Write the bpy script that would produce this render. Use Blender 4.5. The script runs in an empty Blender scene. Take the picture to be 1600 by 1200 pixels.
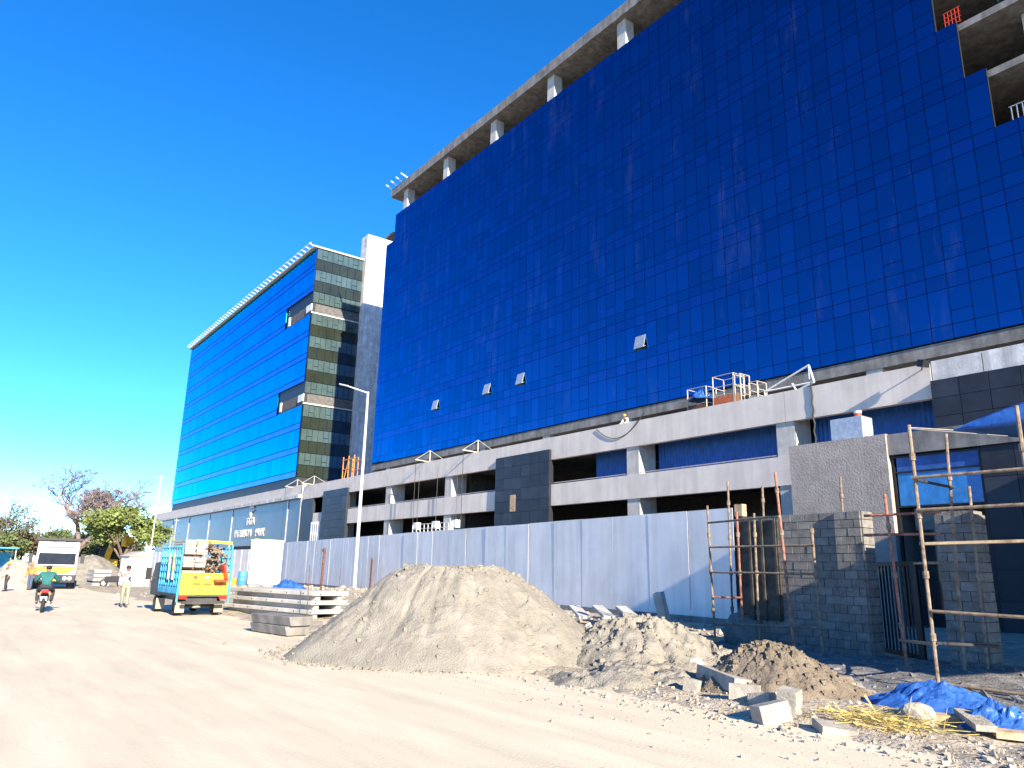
import bpy, bmesh, math, random
import numpy as np
from mathutils import Vector, Matrix
random.seed(7); rng = np.random.default_rng(7)
C = bpy.context.scene.collection
R_ = math.radians
# ------------------------------------------------------------------ camera, sky, sun, exposure
FPX, PIT, ROL, AZ, H = 1164.9, 0.2465, 0.02213, 0.64065, 1.8
_f = np.array([0, math.cos(PIT), math.sin(PIT)]); _u = np.array([0, -math.sin(PIT), math.cos(PIT)]); _r = np.array([1., 0, 0])
_rt = math.cos(ROL)*_r + math.sin(ROL)*_u; _up = -math.sin(ROL)*_r + math.cos(ROL)*_u
MW = np.array([[math.sin(AZ), -math.cos(AZ), 0], [math.cos(AZ), math.sin(AZ), 0], [0, 0, 1]])
RT, UP, FW = MW@_rt, MW@_up, MW@_f          # world X runs along the facades, Y into them
cam = bpy.data.objects.new('camera', bpy.data.cameras.new('camera')); C.objects.link(cam)
cam.data.sensor_width = 36; cam.data.lens = FPX/1600*36; cam.data.clip_end = 6000; cam.data.clip_start = .1
m = Matrix.Identity(4)
for i in range(3):
    m[i][0] = RT[i]; m[i][1] = UP[i]; m[i][2] = -FW[i]
m[2][3] = H; cam.matrix_world = m
bpy.context.scene.camera = cam
SUN_EL, SUN_TH = R_(22), R_(9)
world = bpy.data.worlds.new("World"); bpy.context.scene.world = world; world.use_nodes = True
wn = world.node_tree; bg = wn.nodes['Background']
sky = wn.nodes.new('ShaderNodeTexSky'); sky.sky_type = 'NISHITA'; sky.sun_disc = False
sky.sun_elevation = SUN_EL; sky.sun_rotation = math.atan2(math.cos(SUN_TH), -math.sin(SUN_TH))
sky.air_density = 0.6; sky.dust_density = 0.0; sky.ozone_density = 4.0
hs = wn.nodes.new('ShaderNodeHueSaturation'); hs.inputs['Saturation'].default_value = 1.24; hs.inputs['Hue'].default_value = .503
wn.links.new(sky.outputs[0], hs.inputs['Color']); wn.links.new(hs.outputs[0], bg.inputs[0]); bg.inputs[1].default_value = 0.135
sl = bpy.data.lights.new('sun', 'SUN'); sl.energy = 5; sl.angle = R_(.53); sl.color = (1, .88, .71)
sun = bpy.data.objects.new('sun', sl); C.objects.link(sun)
LD = Vector((-math.cos(SUN_TH)*math.cos(SUN_EL), math.sin(SUN_TH)*math.cos(SUN_EL), -math.sin(SUN_EL)))
sun.rotation_euler = LD.to_track_quat('-Z', 'Y').to_euler()
vs = bpy.context.scene.view_settings; vs.view_transform = 'Standard'; vs.look = 'None'; vs.exposure = 1.6; vs.gamma = 1; vs.use_curve_mapping = False

# ------------------------------------------------------------------ pixel -> direction helpers
def rayw(x, y): return RT*((x-800)/FPX) + UP*((600-y)/FPX) + FW
def G(x, y, z=0.):
    d = rayw(x, y); t = (z-H)/d[2]; return Vector((d[0]*t, d[1]*t, z))
def onY(x, y, Y):
    d = rayw(x, y); t = Y/d[1]; return Vector((d[0]*t, Y, H+d[2]*t))

# ------------------------------------------------------------------ materials
MATS = {}
def mat(name, col, rough=.8, metal=0., var=.12, scale=3., bump=0., bscale=25., spec=.4, col2=None, tint=None, emis=None, streak=0., aniso=None):
    if name in MATS: return MATS[name]
    m = bpy.data.materials.new(name); m.use_nodes = True; n = m.node_tree.nodes; l = m.node_tree.links
    b = n['Principled BSDF']; b.inputs['Roughness'].default_value = rough; b.inputs['Metallic'].default_value = metal
    b.inputs['Specular IOR Level'].default_value = spec
    if tint: b.inputs['Specular Tint'].default_value = (*tint, 1)
    geo = n.new('ShaderNodeNewGeometry')
    ns = n.new('ShaderNodeTexNoise'); ns.inputs['Scale'].default_value = scale; ns.inputs['Detail'].default_value = 8; ns.inputs['Roughness'].default_value = .65
    l.new(geo.outputs['Position'], ns.inputs['Vector'])
    if aniso:
        am = n.new('ShaderNodeMapping'); am.inputs['Scale'].default_value = aniso; l.new(geo.outputs['Position'], am.inputs[0]); l.new(am.outputs[0], ns.inputs['Vector'])
    rp = n.new('ShaderNodeValToRGB')
    c1 = tuple(max(0, c*(1-2*var)) for c in col); c2 = col2 if col2 else tuple(min(1, c*(1+2*var)) for c in col)
    rp.color_ramp.elements[0].position = .3; rp.color_ramp.elements[1].position = .7
    rp.color_ramp.elements[0].color = (*c1, 1); rp.color_ramp.elements[1].color = (*c2, 1)
    l.new(ns.outputs[0], rp.inputs[0]); src = rp.outputs[0]
    if streak:
        mp = n.new('ShaderNodeMapping'); mp.inputs['Scale'].default_value = (1.6, 1.6, .12)
        l.new(geo.outputs['Position'], mp.inputs[0]); n3 = n.new('ShaderNodeTexNoise'); n3.inputs['Scale'].default_value = 1.5; n3.inputs['Detail'].default_value = 6
        l.new(mp.outputs[0], n3.inputs['Vector']); r3 = n.new('ShaderNodeValToRGB')
        r3.color_ramp.elements[0].position = .35; r3.color_ramp.elements[1].position = .62
        r3.color_ramp.elements[0].color = (1-streak,)*3+(1,); r3.color_ramp.elements[1].color = (1, 1, 1, 1)
        l.new(n3.outputs[0], r3.inputs[0]); mx = n.new('ShaderNodeMixRGB'); mx.blend_type = 'MULTIPLY'; mx.inputs[0].default_value = 1
        l.new(src, mx.inputs[1]); l.new(r3.outputs[0], mx.inputs[2]); src = mx.outputs[0]
    l.new(src, b.inputs['Base Color'])
    if bump:
        nb = n.new('ShaderNodeTexNoise'); nb.inputs['Scale'].default_value = bscale; nb.inputs['Detail'].default_value = 6
        l.new(geo.outputs['Position'], nb.inputs['Vector']); bp = n.new('ShaderNodeBump'); bp.inputs['Strength'].default_value = 1; bp.inputs['Distance'].default_value = bump
        l.new(nb.outputs[0], bp.inputs['Height']); l.new(bp.outputs[0], b.inputs['Normal'])
    if emis: b.inputs['Emission Color'].default_value = (*emis, 1); b.inputs['Emission Strength'].default_value = 1
    MATS[name] = m; return m
def glassmat(name, col, edge, rough=.04, rand=.11, wav=.0006, dust=.028):
    m = bpy.data.materials.new(name); m.use_nodes = True; n = m.node_tree.nodes; l = m.node_tree.links
    b = n['Principled BSDF']; b.inputs['Metallic'].default_value = 1; b.inputs['Roughness'].default_value = rough
    b.inputs['Specular Tint'].default_value = (*edge, 1)
    geo = n.new('ShaderNodeNewGeometry'); at = n.new('ShaderNodeAttribute'); at.attribute_name = 'rnd'
    oi = n.new('ShaderNodeObjectInfo')
    ad = n.new('ShaderNodeMath'); ad.operation = 'ADD'; l.new(at.outputs['Fac'], ad.inputs[0]); l.new(oi.outputs['Random'], ad.inputs[1])
    fr = n.new('ShaderNodeMath'); fr.operation = 'FRACT'; l.new(ad.outputs[0], fr.inputs[0])
    rp = n.new('ShaderNodeValToRGB'); e = rp.color_ramp.elements
    e[0].color = (*[c*(1-rand) for c in col], 1); e[1].color = (col[0]*(1+rand)+.012, col[1]*(1+rand*.6), col[2]*(1+rand), 1)
    l.new(fr.outputs[0], rp.inputs[0])
    ns = n.new('ShaderNodeTexNoise'); ns.inputs['Scale'].default_value = .35; ns.inputs['Detail'].default_value = 10; ns.inputs['Roughness'].default_value = .75
    dm = n.new('ShaderNodeMapping'); dm.inputs['Scale'].default_value = (1.2, 1, .3); l.new(geo.outputs['Position'], dm.inputs[0]); l.new(dm.outputs[0], ns.inputs['Vector'])
    r2 = n.new('ShaderNodeValToRGB'); r2.color_ramp.elements[0].position = .56; r2.color_ramp.elements[1].position = .9
    r2.color_ramp.elements[0].color = (0, 0, 0, 1); r2.color_ramp.elements[1].color = (dust*4,)*3+(1,)
    l.new(ns.outputs[0], r2.inputs[0])
    df = n.new('ShaderNodeBsdfDiffuse'); df.inputs[0].default_value = (.3, .33, .38, 1)
    mx = n.new('ShaderNodeMixShader'); l.new(r2.outputs[0], mx.inputs[0]); l.new(b.outputs[0], mx.inputs[1]); l.new(df.outputs[0], mx.inputs[2])
    l.new(mx.outputs[0], n['Material Output'].inputs[0]); l.new(rp.outputs[0], b.inputs['Base Color'])
    if wav:
        nb = n.new('ShaderNodeTexNoise'); nb.inputs['Scale'].default_value = .8; l.new(geo.outputs['Position'], nb.inputs['Vector'])
        bp = n.new('ShaderNodeBump'); bp.inputs['Distance'].default_value = wav*10; bp.inputs['Strength'].default_value = .5
        l.new(nb.outputs[0], bp.inputs['Height']); l.new(bp.outputs[0], b.inputs['Normal'])
    MATS[name] = m; return m
mat('road', (.56, .49, .365), .95, var=.07, scale=1.1, bump=.006, bscale=22, spec=.1, aniso=(.22, 1.3, 1))
mat('dirt', (.36, .31, .24), .98, var=.2, scale=1.7, bump=.04, bscale=14, spec=.1)
mat('sand', (.225, .206, .17), .98, var=.12, scale=2.2, bump=.03, bscale=28, spec=.08)
mat('brown_sand', (.17, .14, .105), .98, var=.18, scale=3, bump=.03, bscale=30, spec=.08)
mat('rubble', (.34, .30, .24), .95, var=.2, scale=6, bump=.02, bscale=30, spec=.1)
mat('concrete', (.215, .205, .19), .9, var=.18, scale=1.2, bump=.01, bscale=20, streak=.35)
mat('pale_concrete', (.46, .44, .40), .9, var=.1, scale=1.5, bump=.006, bscale=30, streak=.15)
mat('band_plaster', (.60, .54, .475), .9, var=.05, scale=.7, bump=.004, bscale=40, streak=.12)
mat('rough_plaster', (.34, .29, .25), .95, var=.10, scale=1.5, bump=.018, bscale=11)
mat('white_patch', (.58, .57, .55), .9, var=.15, scale=1.2, bump=.01, bscale=20, streak=.3)
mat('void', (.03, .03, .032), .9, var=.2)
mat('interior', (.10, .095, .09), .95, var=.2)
mat('mullion', (.012, .014, .02), .5, var=.1)
mat('dark_tile', (.018, .021, .03), .45, var=.2, scale=.9, spec=.3)
mat('dark_tile_b', (.028, .032, .045), .45, var=.2, scale=.9, spec=.3)
mat('blue_sheet', (.015, .10, .36), .5, var=.15, scale=2, spec=.4)
mat('fence_sheet', (.73, .70, .66), .6, var=.05, scale=.6, bump=.003, bscale=.9, spec=.3, streak=.14)
mat('white_paint', (.66, .65, .62), .55, var=.05, scale=2)
mat('cream', (.40, .36, .29), .7, var=.08)
mat('galv', (.45, .46, .47), .45, .6, var=.12, scale=6)
mat('pole_paint', (.62, .62, .60), .5, .3, var=.06, scale=4)
mat('rust_pipe', (.20, .135, .085), .8, .1, var=.3, scale=9, col2=(.32, .25, .18))
mat('red_pipe', (.28, .12, .08), .7, .2, var=.3, scale=9)
mat('rust', (.13, .06, .038), .85, .1, var=.35, scale=12)
mat('orange', (.55, .22, .05), .6, var=.2, scale=8)
mat('orange_dark', (.42, .10, .03), .6, var=.2, scale=8)
mat('block', (.16, .15, .135), .95, var=.16, scale=5, bump=.01, bscale=40)  # block tones darkened to deepen the shade on wall and pillars
mat('block_b', (.19, .18, .165), .95, var=.16, scale=5, bump=.01, bscale=40)
mat('mortar', (.15, .14, .13), .95, var=.2, scale=6, bump=.02, bscale=25)
mat('block_pale', (.29, .265, .225), .95, var=.16, scale=5, bump=.01, bscale=40)
mat('shade_toned_gravel', (.15, .145, .14), .95, var=.3, scale=5, bump=.03, bscale=20)  # grey crushed stone, darkened to carry the deep shade by the gate
mat('formwork', (.05, .045, .035), .6, var=.4, scale=3)
mat('black_metal', (.018, .018, .02), .45, .3, var=.15)
mat('blue_tarp', (.015, .075, .29), .4, var=.15, scale=2, bump=.02, bscale=6, spec=.4, col2=(.035, .12, .38))
mat('film_blue', (.02, .16, .42), .25, var=.2, scale=2, bump=.01, bscale=7, spec=.6)
mat('wood', (.42, .30, .18), .85, var=.25, scale=6)
mat('dark_wood', (.20, .12, .06), .85, var=.3, scale=6)
mat('straw', (.55, .42, .14), .9, var=.25, scale=12)
mat('yellow', (.62, .38, .03), .6, var=.22, scale=2.5)
mat('cyan_paint', (.04, .31, .50), .6, var=.25, scale=3)
mat('red_plastic', (.65, .06, .03), .45, var=.1)
mat('drum_blue', (.05, .22, .50), .5, var=.1)
mat('tyre', (.02, .02, .02), .85, var=.2)
mat('dark_glass', (.02, .025, .03), .04, var=.1, spec=.35)
mat('mud_flap', (.30, .26, .20), .9, var=.15)
mat('bark', (.13, .10, .085), .95, var=.3, scale=8)
mat('bare_twig', (.17, .135, .13), .95, var=.2, scale=2)
mat('leaf', (.15, .19, .05), .8, var=.35, scale=.6)
mat('leaf_dry', (.17, .125, .075), .85, var=.3, scale=.4)
mat('leaf_dark', (.10, .13, .05), .85, var=.35, scale=.4)
mat('skin', (.20, .105, .06), .6, var=.08)
mat('hair', (.012, .010, .009), .6, var=.1)
mat('shirt_blue', (.55, .63, .74), .85, var=.06)
mat('trouser_olive', (.22, .23, .17), .85, var=.08)
mat('jacket_green', (.015, .10, .095), .8, var=.12)
mat('dark_cloth', (.03, .03, .04), .85, var=.1)
mat('orange_vest', (.75, .20, .03), .7, var=.08)
mat('jeans', (.06, .08, .14), .85, var=.1)
mat('cream_shirt', (.62, .52, .40), .85, var=.08)
mat('red_lamp', (.6, .02, .01), .25, var=.05)
mat('steel_dark', (.05, .05, .05), .6, .2, var=.2)
mat('net_green', (.01, .09, .06), .8, var=.2)
mat('grey_glass', (.045, .06, .095), .3, var=.25, scale=.15, spec=.35)
glassmat('glass_big', (.010, .115, .27), (.3, .75, 1.0))
glassmat('glass_spandrel', (.03, .11, .275), (.35, .7, 1.0))
glassmat('glass_far', (.03, .34, .55), (.3, .8, 1.0), rand=.12, wav=0, dust=.0)
glassmat('glass_far_spandrel', (.14, .27, .52), (.45, .75, 1.0), rand=.1, wav=0, dust=.0)
mat('glass_end', (.05, .08, .08), .06, var=.12, scale=.5, spec=.8)
mat('glass_end_spandrel', (.02, .026, .018), .12, var=.12, scale=.5, spec=.5)
def M(n): return MATS[n]

# ------------------------------------------------------------------ mesh builder
class MB:
    def __init__(s): s.v = []; s.f = []
    def add(s, v, f):
        o = len(s.v); s.v += [tuple(p) for p in v]; s.f += [tuple(i+o for i in q) for q in f]; return s
    def box(s, x0, x1, y0, y1, z0, z1):
        return s.add([(x0,y0,z0),(x1,y0,z0),(x1,y1,z0),(x0,y1,z0),(x0,y0,z1),(x1,y0,z1),(x1,y1,z1),(x0,y1,z1)],
                     [(0,3,2,1),(4,5,6,7),(0,1,5,4),(1,2,6,5),(2,3,7,6),(3,0,4,7)])
    def obox(s, c, d, l, w, h, up=(0,0,1)):
        d = Vector(d).normalized(); up = Vector(up); sd = up.cross(d).normalized(); up = d.cross(sd); c = Vector(c); P = []
        for k in (-.5, .5):
            for a, b in ((-.5,-.5),(.5,-.5),(.5,.5),(-.5,.5)): P.append(c+d*(l*a)+sd*(w*b)+up*(h*k))
        return s.add(P, [(0,3,2,1),(4,5,6,7),(0,1,5,4),(1,2,6,5),(2,3,7,6),(3,0,4,7)])
    def bar(s, a, b, w=.05, h=None):
        a, b = Vector(a), Vector(b); d = b-a
        up = (0,0,1) if abs(d.normalized().z) < .95 else (0,1,0)
        return s.obox((a+b)/2, d, d.length, w, h or w, up)
    def tube(s, a, b, r0, r1=None, n=8, caps=True):
        a, b = Vector(a), Vector(b); r1 = r0 if r1 is None else r1; d = (b-a).normalized()
        t = Vector((0,0,1)) if abs(d.z) < .9 else Vector((1,0,0)); e1 = d.cross(t).normalized(); e2 = d.cross(e1); P = []
        for p, r in ((a,r0),(b,r1)):
            for k in range(n): q = 2*math.pi*k/n; P.append(p+e1*(r*math.cos(q))+e2*(r*math.sin(q)))
        F = [(k,(k+1)%n,n+(k+1)%n,n+k) for k in range(n)]
        if caps: F += [tuple(range(n))[::-1], tuple(range(n,2*n))]
        return s.add(P, F)
    def path(s, pts, r, n=6):
        for a, b in zip(pts[:-1], pts[1:]): s.tube(a, b, r, r, n)
        return s
    def lathe(s, c, prof, n=16):
        P = []; F = []; c = Vector(c)
        for r, z in prof:
            for k in range(n): q = 2*math.pi*k/n; P.append((c.x+r*math.cos(q), c.y+r*math.sin(q), c.z+z))
        for j in range(len(prof)-1):
            for k in range(n): F.append((j*n+k, j*n+(k+1)%n, (j+1)*n+(k+1)%n, (j+1)*n+k))
        F += [tuple(range(n))[::-1], tuple(range((len(prof)-1)*n, len(prof)*n))]
        return s.add(P, F)
    def prism(s, pts, axis, a, b):      # polygon extruded along axis ('x','y','z')
        def mk(p, q): return {'x':(q,p[0],p[1]),'y':(p[0],q,p[1]),'z':(p[0],p[1],q)}[axis]
        n = len(pts); V = [mk(p,a) for p in pts]+[mk(p,b) for p in pts]
        return s.add(V, [tuple(range(n))[::-1], tuple(range(n,2*n))]+[(k,(k+1)%n,n+(k+1)%n,n+k) for k in range(n)])
    def build(s, name, m, parent=None, smooth=False, fix=True, bevel=0):
        me = bpy.data.meshes.new(name); me.from_pydata(s.v, [], s.f); me.materials.append(M(m) if isinstance(m, str) else m)
        if fix:
            b = bmesh.new(); b.from_mesh(me); bmesh.ops.recalc_face_normals(b, faces=b.faces); b.to_mesh(me); b.free()
        if smooth:
            for p in me.polygons: p.use_smooth = True
        o = bpy.data.objects.new(name, me); C.objects.link(o)
        if parent: o.parent = parent
        if bevel:
            bv = o.modifiers.new('bevel', 'BEVEL'); bv.width = bevel; bv.segments = 2; bv.limit_method = 'ANGLE'
        return o
def tag(o, label=None, cat=None, group=None, kind=None):
    if label: o['label'] = label
    if cat: o['category'] = cat
    if group: o['group'] = group
    if kind: o['kind'] = kind
    return o
def thing(name, label, cat, loc=(0,0,0), rz=0, group=None):
    o = bpy.data.objects.new(name, None); C.objects.link(o); o.location = loc; o.rotation_euler = (0,0,rz); o.empty_display_size = .2
    return tag(o, label, cat, group)
# numpy value noise
_T = rng.random((256,256))
def vn(x, y):
    xi = np.floor(x).astype(int); yi = np.floor(y).astype(int); fx = x-xi; fy = y-yi
    fx = fx*fx*(3-2*fx); fy = fy*fy*(3-2*fy); t = lambda a,b: _T[a & 255, b & 255]
    return (t(xi,yi)*(1-fx)+t(xi+1,yi)*fx)*(1-fy)+(t(xi,yi+1)*(1-fx)+t(xi+1,yi+1)*fx)*fy
def fbm(x, y, o=4):
    s = 0; a = .5
    for k in range(o): s = s+a*(vn(x*2**k+17*k, y*2**k+31*k)-.5); a *= .5
    return s
def sm(a, b, x): t = np.clip((x-a)/(b-a), 0, 1); return t*t*(3-2*t)
def gridmesh(name, xs, ys, Z, m, smooth=True, kind='structure'):
    nx, ny = len(xs), len(ys); X, Y = np.meshgrid(xs, ys, indexing='ij')
    V = np.stack([X, Y, Z], -1).reshape(-1, 3); i = np.arange(nx*ny).reshape(nx, ny)
    F = np.stack([i[:-1,:-1], i[1:,:-1], i[1:,1:], i[:-1,1:]], -1).reshape(-1, 4)
    me = bpy.data.meshes.new(name); me.from_pydata(V.tolist(), [], F.tolist()); me.materials.append(M(m))
    if smooth: me.polygons.foreach_set('use_smooth', [True]*len(me.polygons))
    o = bpy.data.objects.new(name, me); C.objects.link(o); o['kind'] = kind; return o

# ------------------------------------------------------------------ ground and road
def gz(x, y):
    x = np.asarray(x, float); y = np.asarray(y, float)
    e = sm(8.0, 9.6, y+1.6*fbm(x*.35, y*.35)+.7*fbm(x*1.7, y*1.7))
    z = -.07+e*(.12+.16*fbm(x*.6, y*.6)+.10*fbm(x*2.3, y*2.3, 5)+.03*fbm(x*8, y*8, 3))
    berm = np.exp(-((x+40)/13)**4)*np.exp(-((y-17.5)/5.2)**4)
    z = z+berm*(.55+.35*fbm(x*.9, y*.9))
    z = z*np.where(y > 31, .4, 1)
    return z
def gzs(x, y): return float(max(gz(np.array([x]), np.array([y]))[0], 0 if y < 8.6 else -1))
def axis(a, b, step, lo, hi):
    mid = list(np.arange(a, b+1e-6, step)); up = []; d = step; v = b
    while v < hi: d *= 1.25; v += d; up.append(v)
    dn = []; d = step; v = a
    while v > lo: d *= 1.25; v -= d; dn.append(v)
    return np.array(dn[::-1]+mid+up)
xs = axis(-34, 0, .13, -3000, 3000); ys = axis(6.8, 22, .13, -3000, 3000)
X, Y = np.meshgrid(xs, ys, indexing='ij'); gridmesh('ground', xs, ys, gz(X, Y), 'dirt')
xs = axis(-30, 1, .2, -900, 300); ys = np.concatenate([np.arange(-16, 0, .4), np.arange(0, 9.7, .08)])
X, Y = np.meshgrid(xs, ys, indexing='ij')
rut = 0*X
for k, (y0, am, fr_, ph) in enumerate(((2.2, .5, .05, 0), (3.7, .5, .05, .1), (5.3, .8, .07, 2), (6.7, .7, .07, 2.1), (4.4, 1.2, .09, 4), (1.2, .6, .11, 1))):
    dd = (Y-y0-am*np.sin(X*fr_+ph)-.15*fbm(X*.3+k, Y*0, 2))/.11; rut = rut-(.011*np.exp(-dd**2)-.006*np.exp(-(np.abs(dd)-1.8)**2))*(.5+fbm(X*.4, Y*.1+k, 2)*2)
gridmesh('road', xs, ys, rut+.008*fbm(X*.25, Y*1.3, 3)+.006*fbm(X*1.5, Y*3, 3)-.10*sm(8.9, 9.6, Y), 'road')

# ------------------------------------------------------------------ big glass tower
YT, KX = 39.5, .9875
XL, PW, NCOL = -80.4, 1.047, 80
Z0, FH, NF = 13.77, 3.5, 9
ROWS = ((.0, .76), (.76, 2.71), (2.71, 3.5))
tower = thing('office_tower', 'huge dark blue glass office block with bare concrete roof frame above the podium', 'building', (-40, YT, 0))
tower_off = Vector((-40, YT, 0))
def tb(mb, name, m, parent=tower, off=tower_off, **k):      # world-coordinate parts under a moved Empty
    o = mb.build(name, m, None, **k); o.parent = parent; o.location = -off; return o
def glazed(c, f):
    lim = 80 if f <= 2 else 65 if f == 3 else 64 if f == 4 else 63
    return c < lim and not (f == 8 and c < 2)
opens = {(13, 1), (22, 1), (27, 1), (41, 1)}
panes = []
for f in range(NF):
    for c in range(NCOL):
        if not glazed(c, f): continue
        split = (c*7+f*3) % 9 in (2,) or (c % 9 == 4 and f % 2 == 0) or (c % 9 == 8 and f % 2 == 1)
        for ri, (a, b) in enumerate(ROWS):
            x0 = XL+c*PW; z0 = Z0+f*FH
            if (c, f) in opens and ri == 1: panes.append((x0, z0+a, z0+a+1.1, 0, 5)); panes.append((x0, z0+a+1.1, z0+b, 0, 6)); continue
            if ri == 1 and split: panes.append((x0, z0+a, z0+a+.72, 0, 1)); panes.append((x0, z0+a+.72, z0+b, 0, 1))
            else: panes.append((x0, z0+a, z0+b, ri, ri))
def pane_size(p):
    d = Vector((p[0], YT, p[1]-H)); return (p[2]-p[1])*abs(YT)/d.length**3
vis = [p for p in panes if p[0] < -9.5 and p[4] < 5]
vis.sort(key=pane_size, reverse=True); solo = set(vis[:285])
pm = {}
stuff = {0: MB(), 1: MB()}
g = .016
for p in panes:
    w, h = PW-2*g, p[2]-p[1]-2*g; mn = 'glass_spandrel' if p[3] == 2 else 'glass_big'
    if p[4] == 5:
        continue
    if p in solo:
        key = (round(h, 3), mn)
        if key not in pm:
            pm[key] = MB().box(-w/2, w/2, -.03, .03, -h/2, h/2).build('pane', mn); o = pm[key]
        else:
            o = pm[key].copy(); C.objects.link(o)
        o.parent = tower; o.location = (p[0]+PW/2+40, 0, (p[1]+p[2])/2)
        o.rotation_euler = (random.gauss(0, .0017), 0, random.gauss(0, .0017))
    else:
        mb = stuff[1 if mn == 'glass_spandrel' else 0]
        c = Vector((p[0]+PW/2, YT, (p[1]+p[2])/2)); d = Vector((1, random.gauss(0, .0017), 0)); mb.obox(c, d, w, .06, h, (0, random.gauss(0, .0017), 1))
for k, mb in stuff.items():
    o = tb(mb, 'glazing_panes', ('glass_big', 'glass_spandrel')[k]); o['kind'] = 'stuff'
    a = o.data.attributes.new('rnd', 'FLOAT', 'FACE'); v = np.repeat(rng.random(len(o.data.polygons)//6+1), 6)[:len(o.data.polygons)]; a.data.foreach_set('value', v.astype(np.float32))
for (c, f) in sorted(opens):       # top-hung vents pushed open
    x0 = XL+c*PW+g; zt = Z0+f*FH+.76+1.1; hh = 1.05
    mb = MB(); A = Vector((x0+PW/2-g, YT-.04, zt)); B = A+Vector((0, -.24, -hh*.95)); mb.obox((A+B)/2, (1,0,0), PW-.06, .05, (B-A).length, (A-B))
    o = tb(mb, 'open_vent', 'galv')
    tb(MB().bar(A+Vector((.45,.0,-.85)), B+Vector((.45,0,0)), .03), 'stay_arm', 'galv')
mb = MB()
for f in range(NF):                # black grid behind the panes
    lim = 80 if f <= 2 else 65 if f == 3 else 64 if f == 4 else 63
    mb.box(XL+(2*PW if f == 8 else 0), XL+lim*PW, YT+.035, YT+.2, Z0+f*FH, Z0+(f+1)*FH)
tb(mb, 'mullion_grid', 'mullion')
XR = XL+NCOL*PW
mb = MB().box(XL, XL+.25, YT+.2, YT+22, Z0, Z0+8*FH); tb(mb, 'side_wall', 'glass_big')
for f in range(1, NF):
    tb(MB().box(XL+.3, XR, YT+.25, YT+20, Z0+f*FH-.45, Z0+f*FH-.05), 'floor_slab', 'concrete')
tb(MB().box(XL+.3, XR, YT+7, YT+7.3, Z0, 44.8), 'back_wall', 'void'); tb(MB().box(XR, XR+.3, YT-.2, YT+20, Z0, 48.09), 'sun_block_wall', 'concrete')  # back wall near-black for interior shade; end wall added to block sun
# slab edge and stub columns under the glass, roof frame above it
tb(MB().box(XL-.2, XR, YT+.05, YT+20, Z0-.75, Z0-.06), 'edge_beam', 'concrete')
COLX = [-76.5-9.45*k for k in range(0, -9, -1)]
for k in range(9):
    x = -76.5+9.45*k
    tb(MB().box(x-.45, x+.45, YT+.12, YT+1.2, 10.9, Z0-.752), 'stub_column', 'pale_concrete')
    tb(MB().box(x-.5, x+.5, YT+.25, YT+1.25, 45.30, 48.10), 'roof_column', 'pale_concrete')
    if x > -20: tb(MB().box(x-.5, x+.5, YT+1.5, YT+2.5, Z0+3*FH, 45), 'floor_column', 'pale_concrete')
for a in range(9):                 # roof slab cast in bays
    xa = -79.6+9.45*a
    tb(MB().box(xa+.02, xa+9.43, YT-.25, YT+20, 48.1, 49.15+.04*(a % 2)), 'roof_slab', 'concrete')
tb(MB().box(XL+2.1*PW, XR, YT+.25, YT+20, 44.9, 45.26), 'top_floor_slab', 'concrete')
tb(MB().box(XL+3, XR, YT+2.6, YT+2.8, 45.27, 48.09), 'recess_shade_screen', 'void')  # near-black screen set close behind the columns, standing in for recess shade
tb(MB().box(XL-1.1, XL+.9, YT+.3, YT+5, 43.2, 43.5), 'ledge', 'concrete')
for k in range(4): tb(MB().tube((-79.4+k*1.3, YT-.2, 49.2), (-80.4+k*1.3, YT-.6, 50.1), .09), 'roof_spike', 'white_paint')
for k in range(5): tb(MB().bar((-14.0+.18*k, YT+.25, 31.35), (-14.0+.18*k, YT+.25, 32.3), .03), 'barrier_bar', 'red_plastic')
for k in range(4): tb(MB().bar((-14.05, YT+.25, 31.4+.3*k), (-13.2, YT+.25, 31.4+.3*k), .03), 'barrier_bar', 'red_plastic')
for k in range(6): tb(MB().bar((-11.6+.25*k, YT+.3, 24.3), (-11.6+.25*k, YT+.3, 25.2), .04), 'guard_post', 'galv')
tb(MB().bar((-11.7, YT+.3, 25.2), (-10.2, YT+.3, 25.2), .04), 'guard_rail', 'galv')
net = MB(); P = [Vector((-11.6+.4*i, YT+.3-.15*math.sin(i*1.3), 31.9+.1*i+.1*math.sin(i*2.1))) for i in range(8)]
for a, b in zip(P[:-1], P[1:]): net.add([a, b, b+Vector((.1,.2,-.45)), a+Vector((.1,.2,-.4)), a+Vector((0,.05,0)), b+Vector((0,.05,0))], [(0,1,2,3),(4,5,2,3)])
tb(net, 'debris_net', 'net_green')

# ------------------------------------------------------------------ far glass tower
far = thing('office_tower', 'bright azure glass tower with white stair shaft and two recessed balconies', 'building', (-135, 38, 0)); fo = Vector((-135, 38, 0))
def fb(mb, name, m, **k): return tb(mb, name, m, far, fo, **k)
FX0, FX1, FY, FZ0, FZ1 = -170.2, -100.5, 38., 13.9, 48.1
fb(MB().box(FX0+.1, FX1-.1, FY+.15, 58, 9, FZ1-.1), 'core', 'mullion')
nfl = 10; ff = (FZ1-FZ0)/nfl
notch = ((-109.0, 38.0, 39.4), (-109.1, 24.4, 25.8))
va, sp = MB(), MB()
for i in range(nfl):
    for (a, b, mb) in ((.0, .22, sp), (.25, .97, va)):
        z0, z1 = FZ0+ff*(i+a), FZ0+ff*(i+b)
        for k in range(34):
            xa = FX0+k*2.05; xb = min(xa+2.03, FX1)
            if any(xb > nx and z1 > n0+.1 and z0 < n1-.1 for nx, n0, n1 in notch): continue
            mb.obox(((xa+xb)/2, FY, (z0+z1)/2), (1, random.gauss(0,.0015), 0), xb-xa, .12, z1-z0, (0, random.gauss(0,.0015), 1))
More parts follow.
